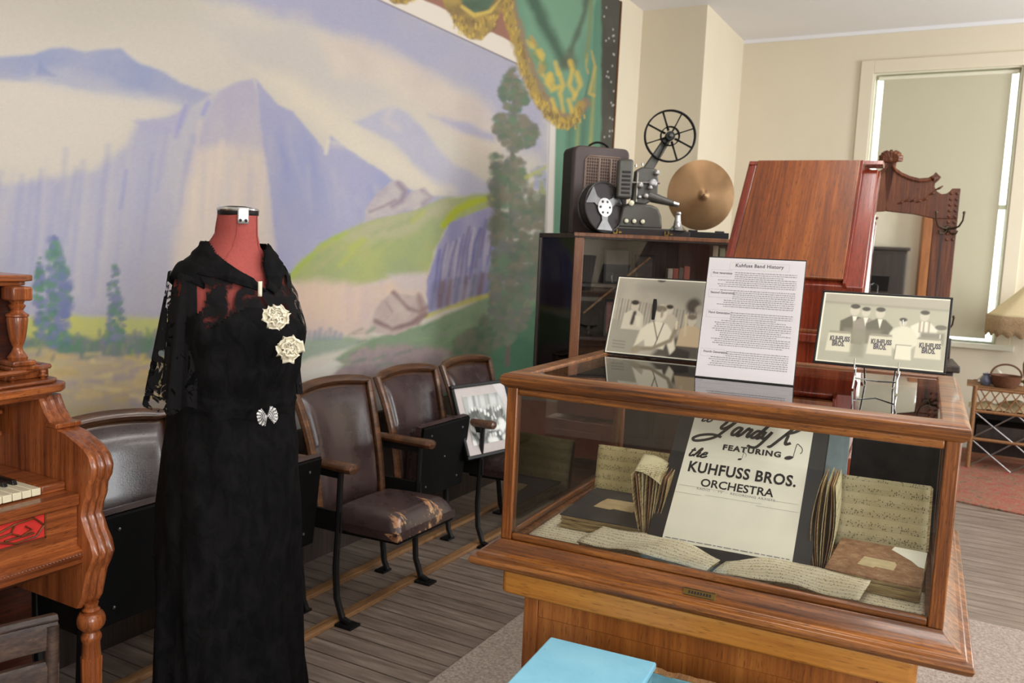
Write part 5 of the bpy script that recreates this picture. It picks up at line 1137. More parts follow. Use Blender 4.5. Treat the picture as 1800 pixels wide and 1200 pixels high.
def bandright(P, w, h):
    q = lambda pts: [(x*w, y*h) for x, y in pts]
    P.rgb[:] = lin((176, 173, 154)); P.poly(q([(0, .82), (1, .84), (1, 1), (0, 1)]), (172, 166, 150), .006); P.line(q([(.0, .86), (1, .84)]), .003, (150, 146, 130), .003)
    P.poly(q([(0, 0), (1, 0), (1, .3), (0, .3)]), (170, 167, 150), .01)
    def man(x, y, k, suit, lean=0.0):
        P.poly([(x*w-.024*k, y*h-.07*k), (x*w-.026*k, y*h-.025*k), (x*w-.006*k, y*h-.012*k), (x*w+.012*k, y*h-.014*k), (x*w+.028*k+lean, y*h-.03*k), (x*w+.02*k+lean, y*h-.075*k)], suit, .0025)
        P.ell(x*w, y*h+.001, .0095*k, .0125*k, (198, 192, 174), .002); P.ell(x*w, y*h+.009*k, .0095*k, .0055*k, (92, 88, 78), .002)
        P.poly([(x*w-.004, y*h-.013*k), (x*w+.006, y*h-.013*k), (x*w+.002, y*h-.035*k)], (222, 218, 200), .001)
    man(.27, .76, 1.1, (108, 104, 90)); man(.36, .74, .95, (150, 142, 128)); man(.475, .74, 1.05, (112, 108, 94)); man(.66, .63, .85, (130, 120, 108)); man(.82, .74, 1.0, (214, 210, 192))
    for x in (.79, .82, .86): P.line(q([(x, .66), (x, .52)]), .003, (156, 138, 124), .0015)
    P.poly(q([(.2, .3), (.5, .3), (.5, .5), (.2, .5)]), (140, 136, 118), .006, .7)
    P.ell(.67*w, .41*h, .03, .03, (208, 204, 184), .003); P.poly(q([(.8, .36), (.98, .36), (.98, .52), (.8, .52)]), (142, 138, 124), .004); P.line(q([(.95, .5), (.95, .36)]), .002, (222, 218, 200), .001)
    P.ell(.95*w, .6*h, .012, .006, (120, 116, 102), .002)
    for x in (.07, .40, .77):
        P.poly(q([(x, .16), (x+.2, .16), (x+.19, .42), (x+.01, .42)]), (204, 199, 178), .002); P.poly(q([(x+.01, .42), (x+.19, .42), (x+.185, .45), (x+.02, .45)]), (154, 148, 132), .002)
    P.poly(q([(.62, .12), (.75, .12), (.74, .32), (.625, .32)]), (212, 208, 188), .002); P.line(q([(.62, .12), (.625, .32), (.74, .32)]), .0016, (120, 114, 100), .001)
    P.poly(q([(.27, .1), (.38, .1), (.38, .4), (.29, .5)]), (146, 142, 124), .006, .8)
    for pts in ([(0, 0), (.014, 0), (.014, 1), (0, 1)], [(0, .985), (1, .985), (1, 1), (0, 1)], [(0, 0), (1, 0), (1, .014), (0, .014)]): P.poly(q(pts), (232, 228, 210), .001)
_p = atz(1061, 622, ZT); a = thing
bl_t, R1, w1 = framed('band_photograph', 'black-framed band photograph of a saxophone player, propped at back left on the case', 'picture', Vector((_p.x, _p.y, ZT+.002)), Vector((_p.x+.272, _p.y+.008, ZT+.002)), .232, math.radians(21), .004, .006, bandleft, cut=.0014)
b = B(); b.M = R1; b.box(.05, .2, .003, .006, .02, .16); b.M = None; b.prism([(.02+.0, .0), (.075, .0), (.05, .15), (.045, .16)], 'x', .12, .13); b.build('easel_back', MT['blackframe'], bl_t, .001)
_q = Vector((-.312, 2.03, aty(1427, 637, 2.03).z)); _q2 = aty(1662, 662, 2.035)
br_t, R2, w2_ = framed('band_photograph', 'black-framed band photograph of musicians behind lettered stands, on a chrome easel', 'picture', _q, Vector((_q2.x, _q2.y, _q.z)), .180, math.radians(24), .005, .008, bandright, cut=.0014)
for x0 in (.095, .425, .795):
    b = B()
    for k, (tx_, zz) in enumerate((('KUHFUSS', .285), ('BROS.', .225))):
        text(b, tx_, .0165, lambda px, py: R2 @ Vector((.005+x0*w2_*.97+px*.62+k*.006, -.0036, zz*.2+py)), align='LEFT', bold=.0006)
    b.build('stand_lettering', MT['greyhead'], br_t)
es = thing('plate_easel', 'chrome wire easel holding the right-hand band photograph', 'easel', (-.1755, 2.03, ZT))
hz = _q.z-ZT
for s in (-1, 1):
    b = B(); x = s*.045
    b.tube([(x, -.012, hz+.02), (x, -.014, hz-.003), (x, .008, hz-.006), (x*.96, -.01, hz-.02), (x, -.016, .003)], .0022, 8).tube([(x, .008, hz-.006), (x*.9, .05, hz+.11)], .0022, 8)
    b.build('wire_leg', MT['chrome'], es)
B().tube([(-.03, .09, .002), (-.038, .055, hz+.06), (0, .042, hz+.085), (.038, .055, hz+.06), (.03, .09, .002)], .002, 8).build('rear_leg', MT['chrome'], es)
B().tube([(-.045, .0, hz*.5), (0, .03, hz*.38), (.045, .0, hz*.5)], .0018, 8).build('wire_brace', MT['chrome'], es)

_a = atz(1222, 662, ZT); _b = atz(1394, 679, ZT)
sg = thing('history_sign', 'white printed band history sheet in a black-backed upright holder, middle of the case top', 'sign', (_a.x, _a.y, ZT), math.atan2(_b.y-_a.y, _b.x-_a.x))
SWd = (_b-_a).length; SH = .292; RS = Matrix.Rotation(-math.radians(16), 4, 'X')
b = B(); b.M = RS; b.box(-.0015, SWd+.0015, .0006, .0036, 0, SH+.003).build('holder_back', MT['blackframe'], sg)
b = B(); b.M = RS; b.box(0, SWd, -.0006, .0004, .003, SH).build('sheet', MT['whitepaper'], sg)
b = B(); b.M = RS; b.box(-.001, SWd+.001, -.003, -.0018, .001, SH+.001).build('clear_front', MT['pictureglass'], sg)
b = B(); b.M = None; b.prism([(.006, .0), (.09, .0), (.09, .003), (.02, .004), (.012, .03)], 'x', .01, SWd-.01); b.build('holder_foot', MT['blackframe'], sg)
sp = lambda x, y: RS @ Vector((x, -.0009, SH-y))
b = B(); text(b, 'Kuhfuss Band History', .0115, lambda x, y: sp(SWd*.535+x, .0205-y), bold=.0003, space=1.08); b.build('title', MT['greyhead'], sg)
b = B()
for tx_, x, y in (('First generation', .058, .0395), ('Second Generation', .052, .0875), ('Third Generation', .052, .1365), ('Fourth Generation', .045, .231)):
    text(b, tx_, .0072, lambda px, py: sp(.012+px, y-py), align='LEFT', bold=.00015)
for x0, y0, x1, y1 in ((.05*1, .010, .185, .0275), (.008, .030, .055, .0465), (.008, .078, .068, .097), (.008, .128, .066, .146), (.006, .222, .06, .24)):
    for q in ((x0, y0, x1, y0+.0002), (x0, y1, x1, y1+.0002), (x0, y0, x0+.0002, y1), (x1, y0, x1+.0002, y1)): bar(b, *q, sp)
b.build('headings', MT['greyhead'], sg)
b = B(); rnd = random.Random(11); y = .035
while y < .262:
    x = .064 if (y < .05 or .08 < y < .1 or .13 < y < .148 or .226 < y < .24) else rnd.choice([.026, .03, .034, .045]); end = SWd-.016-(rnd.uniform(0, .05) if rnd.random() < .2 else 0)
    if not any(abs(y-q) < .0035 for q in (.0755, .125, .219)):
        while x < end:
            l = rnd.uniform(.002, .008); bar(b, x, y-.0011, min(end, x+l), y+.0006, sp)
            if rnd.random() < .5: bar(b, x+l*.3, y-.0021, x+l*.3+.0006, y, sp)
            x += l+.0013
    y += .0049
b.build('body_text', MT['greyink'], sg)

# ------------------------------------------------------------------ table under the case, blue box in front of it
tb = thing('display_table', 'ochre-painted wooden table carrying the glass display case', 'table', CL-Vector((0, 0, CZ)), CR_)
def rpoly(x0, x1, y0, y1, r):
    P = []
    for cx, cy, a in ((x1-r, y1-r, 0), (x0+r, y1-r, 1), (x0+r, y0+r, 2), (x1-r, y0+r, 3)): P += [(cx+r*math.cos((a+k/5)*PI/2), cy+r*math.sin((a+k/5)*PI/2)) for k in range(6)]
    return P
B().prism(rpoly(.022, CW-.035, -.033, CD_+.03, .016), 'z', CZ-.055, CZ).build('table_top', MT['ochre'], tb, .007, seg=3)
B().box(.06, CW-.07, .03, CD_-.03, .0145, CZ-.055).build('body', MT['ochre_z'], tb, .003)
for x in (.056, CW-.10): B().box(x, x+.034, .024, .034, .0145, CZ-.056).build('stile', MT['ochre_z'], tb, .002)
B().box(.09, CW-.10, .027, .033, CZ-.12, CZ-.056).build('apron', MT['ochre_z'], tb, .002)
_c = atz(975, 1123, .645); _e = atz(1152, 1169, .645)
rb = math.atan2(_e.y-_c.y, _e.x-_c.x)+.03
bx_ = thing('blue_box', 'light blue painted wooden box with half lid in the foreground', 'box', (_c.x, _c.y-.004, 0), rb)
lw_ = (_e-_c).length
B().box(0, .56, -.018, 0, .3, .636).box(0, .56, -.40, -.382, .3, .636).box(0, .018, -.382, -.018, .3, .636).box(.542, .56, -.382, -.018, .3, .636).build('walls', MT['blue_in'], bx_, .002)
B().box(.018, .542, -.382, -.018, .36, .375).build('bottom', MT['blue_in'], bx_)
B().box(lw_-.012, lw_, -.382, -.018, .376, .632).build('divider', MT['blue_in'], bx_, .002)
b = B(); rnd = random.Random(2); rings = []
for k in range(30):
    x = lw_+.001+(.56-lw_-.001)*k/29; j = rnd.uniform(-.0012, .0012); rings.append([(x, -.018+j, .6355), (x, .0005, .6355), (x, .0005+j, .6385+j), (x, -.018, .6385-j)])
b.loft(rings).build('raw_rim', MT['rail'], bx_)
B().box(-.008, lw_+.002, -.41, .0, .637, .651).build('lid', MT['blue'], bx_, .004, seg=3)
B().box(-.012, .012, -.008, .004, .60, .637).build('corner_plate', MT['steel'], bx_, .001)
for x in (.02, .54):
    for y in (-.02, -.38): B().box(x-.018, x+.018, y-.018, y+.018, .0145, .3).build('leg', MT['blue_in'], bx_, .003)

# ------------------------------------------------------------------ curio bookcase with projector and cymbal on top
DB = .17          # how far behind the first estimate the bookcase stands
BO = atd(1011, 408, 4.3+DB); BY = YAW; ZB = BO.z
bcase = thing('bookcase', 'dark glass-fronted bookcase with canted side behind the display case', 'bookcase', (BO.x, BO.y, 0), BY)
MB = Matrix.Translation((BO.x, BO.y, 0)) @ Matrix.Rotation(BY, 4, 'Z'); MBI = MB.inverted()
bl = lambda px, py, D: MBI @ atd(px, py, D+DB)
side = bl(949, 409, 4.52); sxx, syy = side.x, side.y
BWd = .86; BD = syy+.12
plan = [(0, 0), (BWd, 0), (BWd-sxx, syy), (BWd-sxx, BD), (sxx, BD), (sxx, syy)]
def inset(k): return [(k*1.3, k), (BWd-k*1.3, k), (BWd-sxx-k, syy+k*.3), (BWd-sxx-k, BD-k), (sxx+k, BD-k), (sxx+k, syy+k*.3)]
B().prism(plan, 'z', ZB-.03, ZB-.006).build('top_board', MT['bookdark'], bcase, .002)
B().prism([(-.004, -.006), (BWd+.004, -.006), (BWd+.004, .02), (-.004, .02)], 'z', ZB-.02, ZB).build('top_edge', MT['bookcase'], bcase, .002)
B().prism(plan, 'z', 0, .12).build('plinth', MT['bookdark'], bcase, .004)
b = B().box(sxx, BWd-sxx, BD-.012, BD, .12, ZB-.03); b.build('back_panel', MT['bookdark'], bcase)
for x in (0, BWd-.05): B().box(x, x+.05, .0, .03, .12, ZB-.02).build('front_post', MT['bookcase'], bcase, .003)
for s in (0, 1):
    x = sxx if s == 0 else BWd-sxx; d = 1 if s == 0 else -1
    B().box(min(x, x+d*.035), max(x, x+d*.035), syy-.015, syy+.02, .12, ZB-.03).build('rear_post', MT['bookdark'], bcase, .003)
    B().box(min(x, x+d*.01), max(x, x+d*.01), syy+.02, BD, .12, ZB-.03).build('side_panel', MT['bookdark'], bcase)
    e0 = Vector((.0 if s == 0 else BWd, .012, 0)); e1 = Vector((x, syy, 0))
    b = B(); b.loft([[(e0.x, e0.y, z), (e0.x, e0.y+.003, z), (e1.x, e1.y+.003, z), (e1.x, e1.y, z)] for z in (.12, ZB-.03)]); b.build('canted_glass', MT['glass'], bcase)
B().box(.05, BWd-.05, .010, .013, .12, ZB-.03).build('front_glass', MT['glass'], bcase)
shz = [.42, .74, 1.02, bl(1200, 502, 4.5).z-.008]
for z in shz: B().prism(inset(.03), 'z', z-.016, z).build('shelf', MT['bookdark'], bcase)
rnd = random.Random(4)
def in_case(x, y, z): return MB @ Vector((x, y, z))
SP = [srgb(*c) for c in ((178, 164, 150), (150, 66, 58), (96, 110, 96), (190, 176, 156), (160, 84, 70), (120, 118, 110), (186, 180, 170), (170, 96, 84), (92, 84, 78))]
spine_m = [plain('spine_%d' % i, c, .6) for i, c in enumerate(SP)]
x0 = bl(1168, 480, 4.55).x; hb = bl(1200, 468, 4.55).z-shz[3]
SPN = ['pale', 'dark red', 'grey-green', 'cream', 'rust red', 'grey', 'off-white', 'pinkish red', 'dark brown']
for k in range(11):
    w = .024+.007*rnd.random(); h = hb*rnd.uniform(.85, 1.05); kk = (k*4+k//3) % 9
    if x0+w > BWd-.2: break
    t = thing('small_book', 'small %s-spined book, number %s from the left on the top bookcase shelf' % (SPN[kk], ['one', 'two', 'three', 'four', 'five', 'six', 'seven', 'eight', 'nine', 'ten', 'eleven'][k]), 'book', in_case(x0, .12, shz[3]), BY, 'little books on the top bookcase shelf')
    B().box(0, w, 0, .08, 0, h).build('cover', spine_m[kk], t, .001); B().box(.002, w-.002, .003, .081, .001, h+.0005).build('pages', MT['edges'], t); x0 += w+.0035
for k, (px, col, lab) in enumerate(((1246, srgb(176, 164, 138), 'tall cream-spined book at right on the top bookcase shelf'), (1258, srgb(150, 152, 124), 'tall sage-spined book at right on the top bookcase shelf'), (1268, srgb(184, 172, 150), 'tall buff-spined book at far right on the top bookcase shelf'))):
    p = bl(px, 430, 4.62); t = thing('tall_book', lab, 'book', in_case(p.x, .21, shz[3]), BY)
    B().box(0, .03, 0, .07, 0, .235-.012*k).build('cover', plain('tall_spine_%d' % k, col, .7), t, .002); B().box(.003, .027, .003, .0715, .002, .236-.012*k).build('pages', MT['edges'], t)
def case_frame(label, px, pz, w, h, sh, y, cols):
    p = bl(px, 430, 4.55); t = thing('small_picture', label, 'picture', in_case(p.x, y, sh), BY)
    R = Matrix.Rotation(-.14, 4, 'X'); b = B(); b.M = R; b.box(0, w, 0, .012, 0, h); b.build('frame', MT['blackframe'], t, .003)
    b = B(); b.M = R; b.box(.014, w-.014, -.0015, 0, .014, h-.014); b.build('picture', plain(label[:12], cols, .5, 0, .5, .4, 22), t)
case_frame('dark small framed picture on the top bookcase shelf', 1062, 0, .15, .2, shz[3], .2, srgb(70, 62, 56))
case_frame('second dark framed picture beside the little books on the shelf', 1118, 0, .11, .17, shz[3], .22, srgb(58, 50, 44))
case_frame('small red-patterned card in a dark frame on the lower bookcase shelf', 1066, 0, .09, .2, shz[2], .16, srgb(120, 60, 58))
p = bl(1020, 548, 4.5); q = bl(1132, 452, 4.58)
tag(B().tube([(0, 0, 0), (q.x-p.x, .06, q.z-p.z)], .006, 8).build('conductor_baton', MT['rail'], None, loc=MB @ Vector((p.x+.01, .06, p.z)), rotz=BY), 'thin pale wooden rod leaning diagonally inside the bookcase', 'rod')
t = thing('glass_dish', 'little clear glass dish at left on the lower bookcase shelf', 'dish', in_case(.11, .12, shz[2]), 0)
B().lathe([(.02, 0), (.024, .004), (.01, .012), (.012, .03), (.05, .055), (.052, .06), (.046, .056), (.008, .034)], 20).build('bowl', MT['glass'], t)
t = thing('cigar_box', 'brown wooden box on the lower bookcase shelf', 'box', in_case(.12, .12, shz[1]), BY)
B().box(0, .22, 0, .16, 0, .07).build('body', MT['chairwood'], t, .003); B().box(-.003, .223, -.003, .163, .07, .084).build('lid', MT['chairwood'], t, .003)

PX = (4.52+DB)/FPX
def on_top(px, D, dz=0): p = atd(px, 408, D+DB); return Vector((p.x, p.y, ZB+dz))
# speaker
sv = (4.62+DB)/FPX; spk = thing('speaker_case', 'brown portable speaker case with grille and top handle, left on bookcase', 'speaker', on_top(1003, 4.58), YAW+.3)
w, h, d = 99*sv/math.cos(.3), 152*sv, .21
def rounded(x0, x1, z0, z1, r, n=5):
    P = [(x0, z0), (x1, z0)]
    P += [(x1-r+r*math.cos(a), z1-r+r*math.sin(a)) for a in [k*PI/2/n for k in range(n+1)]]; P += [(x0+r+r*math.cos(a), z1-r+r*math.sin(a)) for a in [PI/2+k*PI/2/n for k in range(n+1)]]
    return P
B().prism(rounded(0, w, 0, h, .035), 'y', .02, d-.02).build('body', MT['casedark'], spk, .012, seg=3)
B().prism(rounded(0, w, 0, h, .035), 'y', 0, .05).build('front_cover', MT['casebrown'], spk, .01, seg=3)
gx0, gx1, gz0, gz1 = .065, w-.045, h*.44, h*.89
B().prism(rounded(gx0, gx1, gz0, gz1, .025), 'y', -.003, .004).build('grille', MT['grille'], spk, .001)
b = B()
for k in range(13): z = gz0+.008+k*(gz1-gz0-.016)/12; b.box(gx0+.006, gx1-.006, -.006, -.002, z-.002, z+.002)
for k in range(16): x = gx0+.008+k*(gx1-gx0-.016)/15; b.box(x-.0018, x+.0018, -.0055, -.002, gz0+.005, gz1-.006)
b.build('grille_mesh', MT['mesh'], spk)
b = B(); path = [(gx0, -.004, gz0), (gx0, -.004, gz1-.02), (gx0+.02, -.004, gz1), (gx1-.02, -.004, gz1), (gx1, -.004, gz1-.02), (gx1, -.004, gz0)]
b.tube(path, .005, 8)
for x in (gx0+(gx1-gx0)*.37, gx0+(gx1-gx0)*.68): b.tube([(x, -.006, gz0), (x, -.008, gz1-.01)], .004, 8)
b.build('grille_trim', MT['mesh'], spk)
b = B(); b.tube([(w*.34+.14*k/10, d*.5, h-.004+.042*math.sin(k/10*PI)**.6) for k in range(11)], .009, 8, flat=.7); b.build('handle', MT['black'], spk)
# projector
pj = thing('film_projector', 'grey film projector with lamp house, white knobs and feed reel on bookcase', 'projector', on_top(1125, 4.49), YAW)
P0 = lambda px, py, y=0.0: ((px-1125)*PX, y, (408-py)*PX)
X_ = lambda px: (px-1125)*PX
Z_ = lambda py: (408-py)*PX
B().box(X_(1076), X_(1208), -.07, .09, 0, Z_(397)).build('case_base', MT['casedark'], pj, .004)
B().box(X_(1080), X_(1178), -.065, .085, Z_(397), Z_(394)).build('base_plate', MT['projgrey'], pj, .002)
def slab(pxs, y0, y1, name, mat, bev=.006): B().prism([(X_(a), Z_(c)) for a, c in pxs], 'y', y0, y1).build(name, MT[mat], pj, bev, seg=3)
slab([(1083, 395), (1161, 395), (1158, 372), (1152, 359), (1140, 354), (1100, 352), (1090, 360)], -.05, .06, 'pedestal', 'projgrey', .012)
for px in (1097.5, 1111, 1125.5):
    B().lathe([(.014, -.062), (.015, -.058), (.015, -.051)], 16, (X_(px), 0, Z_(383.5)), 'y').build('bezel', MT['black'], pj); B().lathe([(.004, -.075), (.0105, -.073), (.012, -.066), (.012, -.06)], 16, (X_(px), 0, Z_(383.5)), 'y').build('knob', MT['knob'], pj)
B().lathe([(.004, -.085), (.014, -.08), (.015, -.06), (.008, -.045)], 16, (X_(1104), 0, Z_(353)), 'y').build('knob', MT['knob'], pj)
b = B(); b.prism(rounded(X_(1077), X_(1104), Z_(346), Z_(279), .016), 'y', -.075, .0); b.build('lamp_house', MT['projgrey'], pj, .014, seg=4)
b = B()
for k in range(6): b.box(X_(1085), X_(1100), -.079, -.073, Z_(338)+k*.022, Z_(338)+k*.022+.012)
b.build('vent_louvres', MT['casedark'], pj, .002)
slab([(1106, 352), (1110, 296), (1120, 290), (1146, 292), (1150, 312), (1150, 334), (1142, 346), (1130, 354)], -.03, .05, 'mechanism_housing', 'projgrey', .008)
b = B()
for px, py, r, l in ((1139, 318, .022, .05), (1145, 300, .014, .04), (1118, 322, .016, .035), (1128, 340, .014, .045), (1134, 326, .012, .06), (1117, 342, .01, .05)): b.lathe([(r*.5, -.03-l), (r, -.03-l+.004), (r, -.03-l+.02), (r*.6, -.03-l+.022), (r*.6, -.02)], 14, (X_(px), 0, Z_(py)), 'y')
b.build('rollers', MT['steel'], pj)
b = B()
for px, py in ((1111, 290), (1122, 287), (1150, 302)): b.lathe([(.005, 0), (.007, .008), (.004, .016)], 10, (X_(px), 0, Z_(py)))
b.tube([(X_(1113), -.05, Z_(300)), (X_(1113), -.05, Z_(350))], .004, 8).tube([(X_(1104), -.04, Z_(318)), (X_(1152), -.04, Z_(316))], .007, 8)
b.build('levers', MT['chrome'], pj)
b = B(); b.tube([P0(1134, 338, -.01), P0(1155, 344, -.015), P0(1180, 350, -.02)], [.032, .024, .016], 16); b.build('lower_arm', MT['projgrey'], pj)
b = B(); b.tube([P0(1179, 350, -.02), P0(1188, 352, -.022)], [.017, .015], 14); b.build('lens_tip', MT['chrome'], pj)
def armslab(a, c, w0, w1, y0, y1, name):
    A = Vector((X_(a[0]), 0, Z_(a[1]))); C = Vector((X_(c[0]), 0, Z_(c[1]))); d = (C-A).normalized(); n = Vector((-d.z, 0, d.x))
    pts = [A+n*w0, A-n*w0]+[C-n*w1*math.cos(t)+d*w1*math.sin(t) for t in [k*PI/6 for k in range(7)]]
    B().prism([(p.x, p.z) for p in pts], 'y', y0, y1).build(name, MT['projgrey'], pj, .006, seg=3)
armslab((1126, 304), (1165, 236), .028, .02, -.0, .03, 'reel_arm')
def reel(parent, cx, cz, y, r, mat, M=None, film=None, holes=True):
    b = B(); b.M = M
    for yy in (y-.012, y+.012):
        b.tube([(cx+r*math.cos(t), yy, cz+r*math.sin(t)) for t in [k*2*PI/48 for k in range(49)]], .0045, 8, cap=False)
        for k in range(8):
            a = k*PI/4+.35; b.tube([(cx+.03*math.cos(a), yy, cz+.03*math.sin(a)), (cx+r*.55*math.cos(a), yy, cz+r*.55*math.sin(a)), (cx+r*math.cos(a), yy, cz+r*math.sin(a))], [.009, .0048, .006], 6, flat=.5)
        b.tube([(cx+.05*math.cos(t), yy, cz+.05*math.sin(t)) for t in [k*2*PI/28 for k in range(29)]], .006, 6, cap=False, flat=.5)
    b.lathe([(.024, -.018), (.026, -.012), (.026, .012), (.024, .018)], 20, (cx, y, cz), 'y')
    b.build('reel', MT[mat], parent)
reel(pj, X_(1165), Z_(236), -.03, 43*PX, 'black')
B().lathe([(.006, -.065), (.012, -.06), (.012, .0)], 12, (X_(1165), 0, Z_(236)), 'y').build('spindle', MT['projgrey'], pj)
for px in (1079, 1167):
    b = B(); b.box(X_(px)-.012, X_(px)-.006, -.078, -.069, Z_(405), Z_(398)).box(X_(px)+.006, X_(px)+.012, -.078, -.069, Z_(405), Z_(398)).box(X_(px)-.012, X_(px)+.012, -.078, -.069, Z_(406.5), Z_(404.5)).box(X_(px)+.018, X_(px)+.034, -.077, -.069, Z_(405), Z_(402)); b.build('clasp', MT['brass'], pj, .001)
# spare film reel leaning in front of the speaker
fr = thing('film_reel', 'dark full film reel with silver hub leaning before the speaker case', 'film reel', on_top(1054, 4.41), YAW+.62)
rr = 44*(4.41+DB)/FPX; Mr = Matrix.Translation((0, 0, rr+.003)) @ Matrix.Rotation(-.12, 4, 'X')
b = B(); b.M = Mr; b.lathe([(rr*.97, -.024), (rr*.99, -.018), (rr*.99, .018), (rr*.97, .024)], 40, (0, 0, 0), 'y'); b.build('film_coil', MT['casedark'], fr)
b = B(); b.M = Mr
for yy in (-.03, .03):
    b.tube([(rr*math.cos(t), yy, rr*math.sin(t)) for t in [k*2*PI/44 for k in range(45)]], .005, 8, cap=False)
b.build('rim', MT['flange'], fr)
b = B(); b.M = Mr
for yy in (-.03, .03):
    for k in range(3):
        a = k*2*PI/3+.5; a2 = .42
        b.prism([(.03*math.cos(a-1.0), .03*math.sin(a-1.0)), (rr*.55*math.cos(a-.26), rr*.55*math.sin(a-.26)), (rr*.99*math.cos(a-a2), rr*.99*math.sin(a-a2)), (rr*.99*math.cos(a+a2), rr*.99*math.sin(a+a2)), (rr*.55*math.cos(a+.26), rr*.55*math.sin(a+.26)), (.03*math.cos(a+1.0), .03*math.sin(a+1.0))], 'y', yy-.002, yy+.002)
b.build('flange', MT['flange'] if False else MT['spoke'], fr)
b = B(); b.M = Mr; b.lathe([(.012, -.036), (.05, -.034), (.05, .034), (.012, .036)], 24, (0, 0, 0), 'y')
b.build('hub', MT['steel'], fr)
b = B(); b.M = Mr
for k in range(6): a = k*PI/3; b.lathe([(.007, -.0366), (.007, -.034)], 10, (.033*math.cos(a), 0, .033*math.sin(a)), 'y')
b.build('hub_holes', MT['black'], fr)
# cymbal on a black block, little silver horn
rc = 61.5*(4.6+DB)/FPX; cyb = thing('cymbal_block', 'low black block under the bronze cymbal on the bookcase', 'block', on_top(1242, 4.58), YAW)
B().box(-.115, .115, -.05, .06, 0, .04).build('block', MT['black'], cyb, .003); B().box(-.1, -.05, .0, .02, .04, .05).box(.05, .1, .0, .02, .04, .05).build('cradle', MT['black'], cyb, .002)
pc = atd(1232.5, 343, 4.62+DB)
cym = thing('cymbal', 'bronze cymbal standing upright on the bookcase beside the projector', 'cymbal', pc, YAW+.14)
b = B(); b.lathe([(.004, -.046), (.012, -.044), (.022, -.039), (.030, -.034), (.04, -.031), (rc*.6, -.018), (rc, .004), (rc, .0062), (rc*.6, -.0155), (.04, -.0285), (.03, -.0315), (.02, -.037), (.004, -.043)], 64, (0, 0, 0), 'y', cap=False)
b.build('plate', MT['cymbal'], cym)
B().lathe([(.001, -.0475), (.0045, -.0475), (.0045, -.035)], 10, (0, 0, 0), 'y').build('centre_hole', MT['black'], cym)
hn = thing('silver_horn', 'small silver funnel-shaped stand between projector and cymbal', 'funnel', on_top(1190, 4.45, 11*PX+.001), YAW)
B().lathe([(.05, .0), (.052, .003), (.04, .012), (.024, .03), (.017, .06), (.014, .085), (.016, .088), (.016, .1), (.012, .104), (.004, .105)], 24).build('funnel', MT['chrome'], hn)

# ------------------------------------------------------------------ slant-fronted mahogany cabinet
sl = thing('slant_front_cabinet', 'reddish-brown slant-fronted wooden cabinet rising behind the history sign', 'cabinet', (-.868, 3.30, .0145), .06)
W0, W1_, dy, dz, zb_, dxs = .498, .486, .372, .475, 1.388, .008
def slant(u, t, off=0.0):     # point on the sloping front, off = lifted along its normal
    n = Vector((0, -dz, dy)).normalized(); w = W0+(W1_-W0)*t; return Vector((u*w+dxs*t+(W0-w)/2, dy*t, zb_+dz*t))+n*off
b = B(); b.loft([[slant(u, t, o) for u, o in ((.055, 0), (.055, .014), (.885, .014), (.885, 0))] for t in (.0, 1.0)]); b.build('sloping_panel', MT['mahog'], sl, .004)
def strip(prof, name, mat, t0=0.0, t1=1.0): b = B(); b.loft([[slant(u, t, o) for u, o in prof] for t in (t0, t1)]); b.build(name, MT[mat], sl, .001)
strip([(-.02, -.06), (-.02, .0), (.0, .004), (.045, .006), (.055, .003), (.055, -.06)], 'left_stile', 'mahog_red')
cove = [(.885, -.06), (.885, .01), (.905, .012)]+[(.905+.075*(1-math.cos(a)), .012-.055*math.sin(a)) for a in [k*PI/2/8 for k in range(1, 9)]][:]+[(.985, -.045), (1.035, -.05), (1.04, -.085), (1.03, -.1)]
strip(cove, 'coved_edge', 'mahog_red', -.03, 1.0)
B().prism([(.0, zb_-.02), (dy-.0, zb_+dz-.03), (dy+.1, zb_+dz-.03), (dy+.1, .75), (.03, .75), (.03, zb_-.06)], 'x', .0, W0+.012).build('carcass', MT['mahog_red'], sl, .004)
B().prism([(dy-.02, zb_+dz-.012), (dy+.13, zb_+dz-.012), (dy+.13, zb_+dz+.004), (dy-.0, zb_+dz+.006)], 'x', .005, W0+.03).build('top_board', MT['mahog_red'], sl, .003)
B().box(-.02, W0+.03, -.01, .12, zb_-.235, zb_-.2).build('ledge', MT['mahog_red'], sl, .006)
B().box(-.01, W0+.02, .0, .12, zb_-.2, zb_-.185).build('ledge_moulding', MT['mahog'], sl, .004)
B().box(-.03, W0+.04, -.03, dy+.12, .0, .74).build('lower_case', MT['mahog_red'], sl, .004)
for x in (.02, W0/2+.02): B().box(x, x+W0/2-.03, -.042, -.03, .1, .7).build('door', MT['mahog_red'], sl, .004)

# ------------------------------------------------------------------ hall tree with mirror and coat hooks
HD = 5.2; hp = atd(1553, 420, HD); hall = thing('hall_tree', 'carved oak hall tree with mirror and metal coat hooks before the window', 'hall tree', (hp.x, hp.y, 0), .10)
MHI = (Matrix.Translation((hp.x, hp.y, 0)) @ Matrix.Rotation(.10, 4, 'Z')).inverted()
def hl(px, py):       # pixel -> point on the tree's front plane
    d = MHI.to_3x3() @ Vector(ray(px, py)); o = MHI @ Vector(CAM); t = -o.y/d.y; q = o+d*t; return (q.x, q.z)
half = [hl(*p) for p in [(1553, 265), (1562, 266), (1570, 272), (1573, 280), (1570, 286), (1576, 296), (1586, 303), (1600, 309), (1616, 313), (1632, 312), (1641, 307), (1645, 302), (1649, 306), (1655, 311), (1650, 317), (1644, 322), (1643, 328), (1647, 336), (1655, 341), (1664, 340), (1671, 335), (1674, 331), (1689, 331)]]
xr, zr_ = half[-1]; mx, mz = hl(1641, 384); mz2 = hl(1560, 371)[1]
mb_ = .72
outl = half+[(xr, mb_-.1), (0, mb_-.1)]
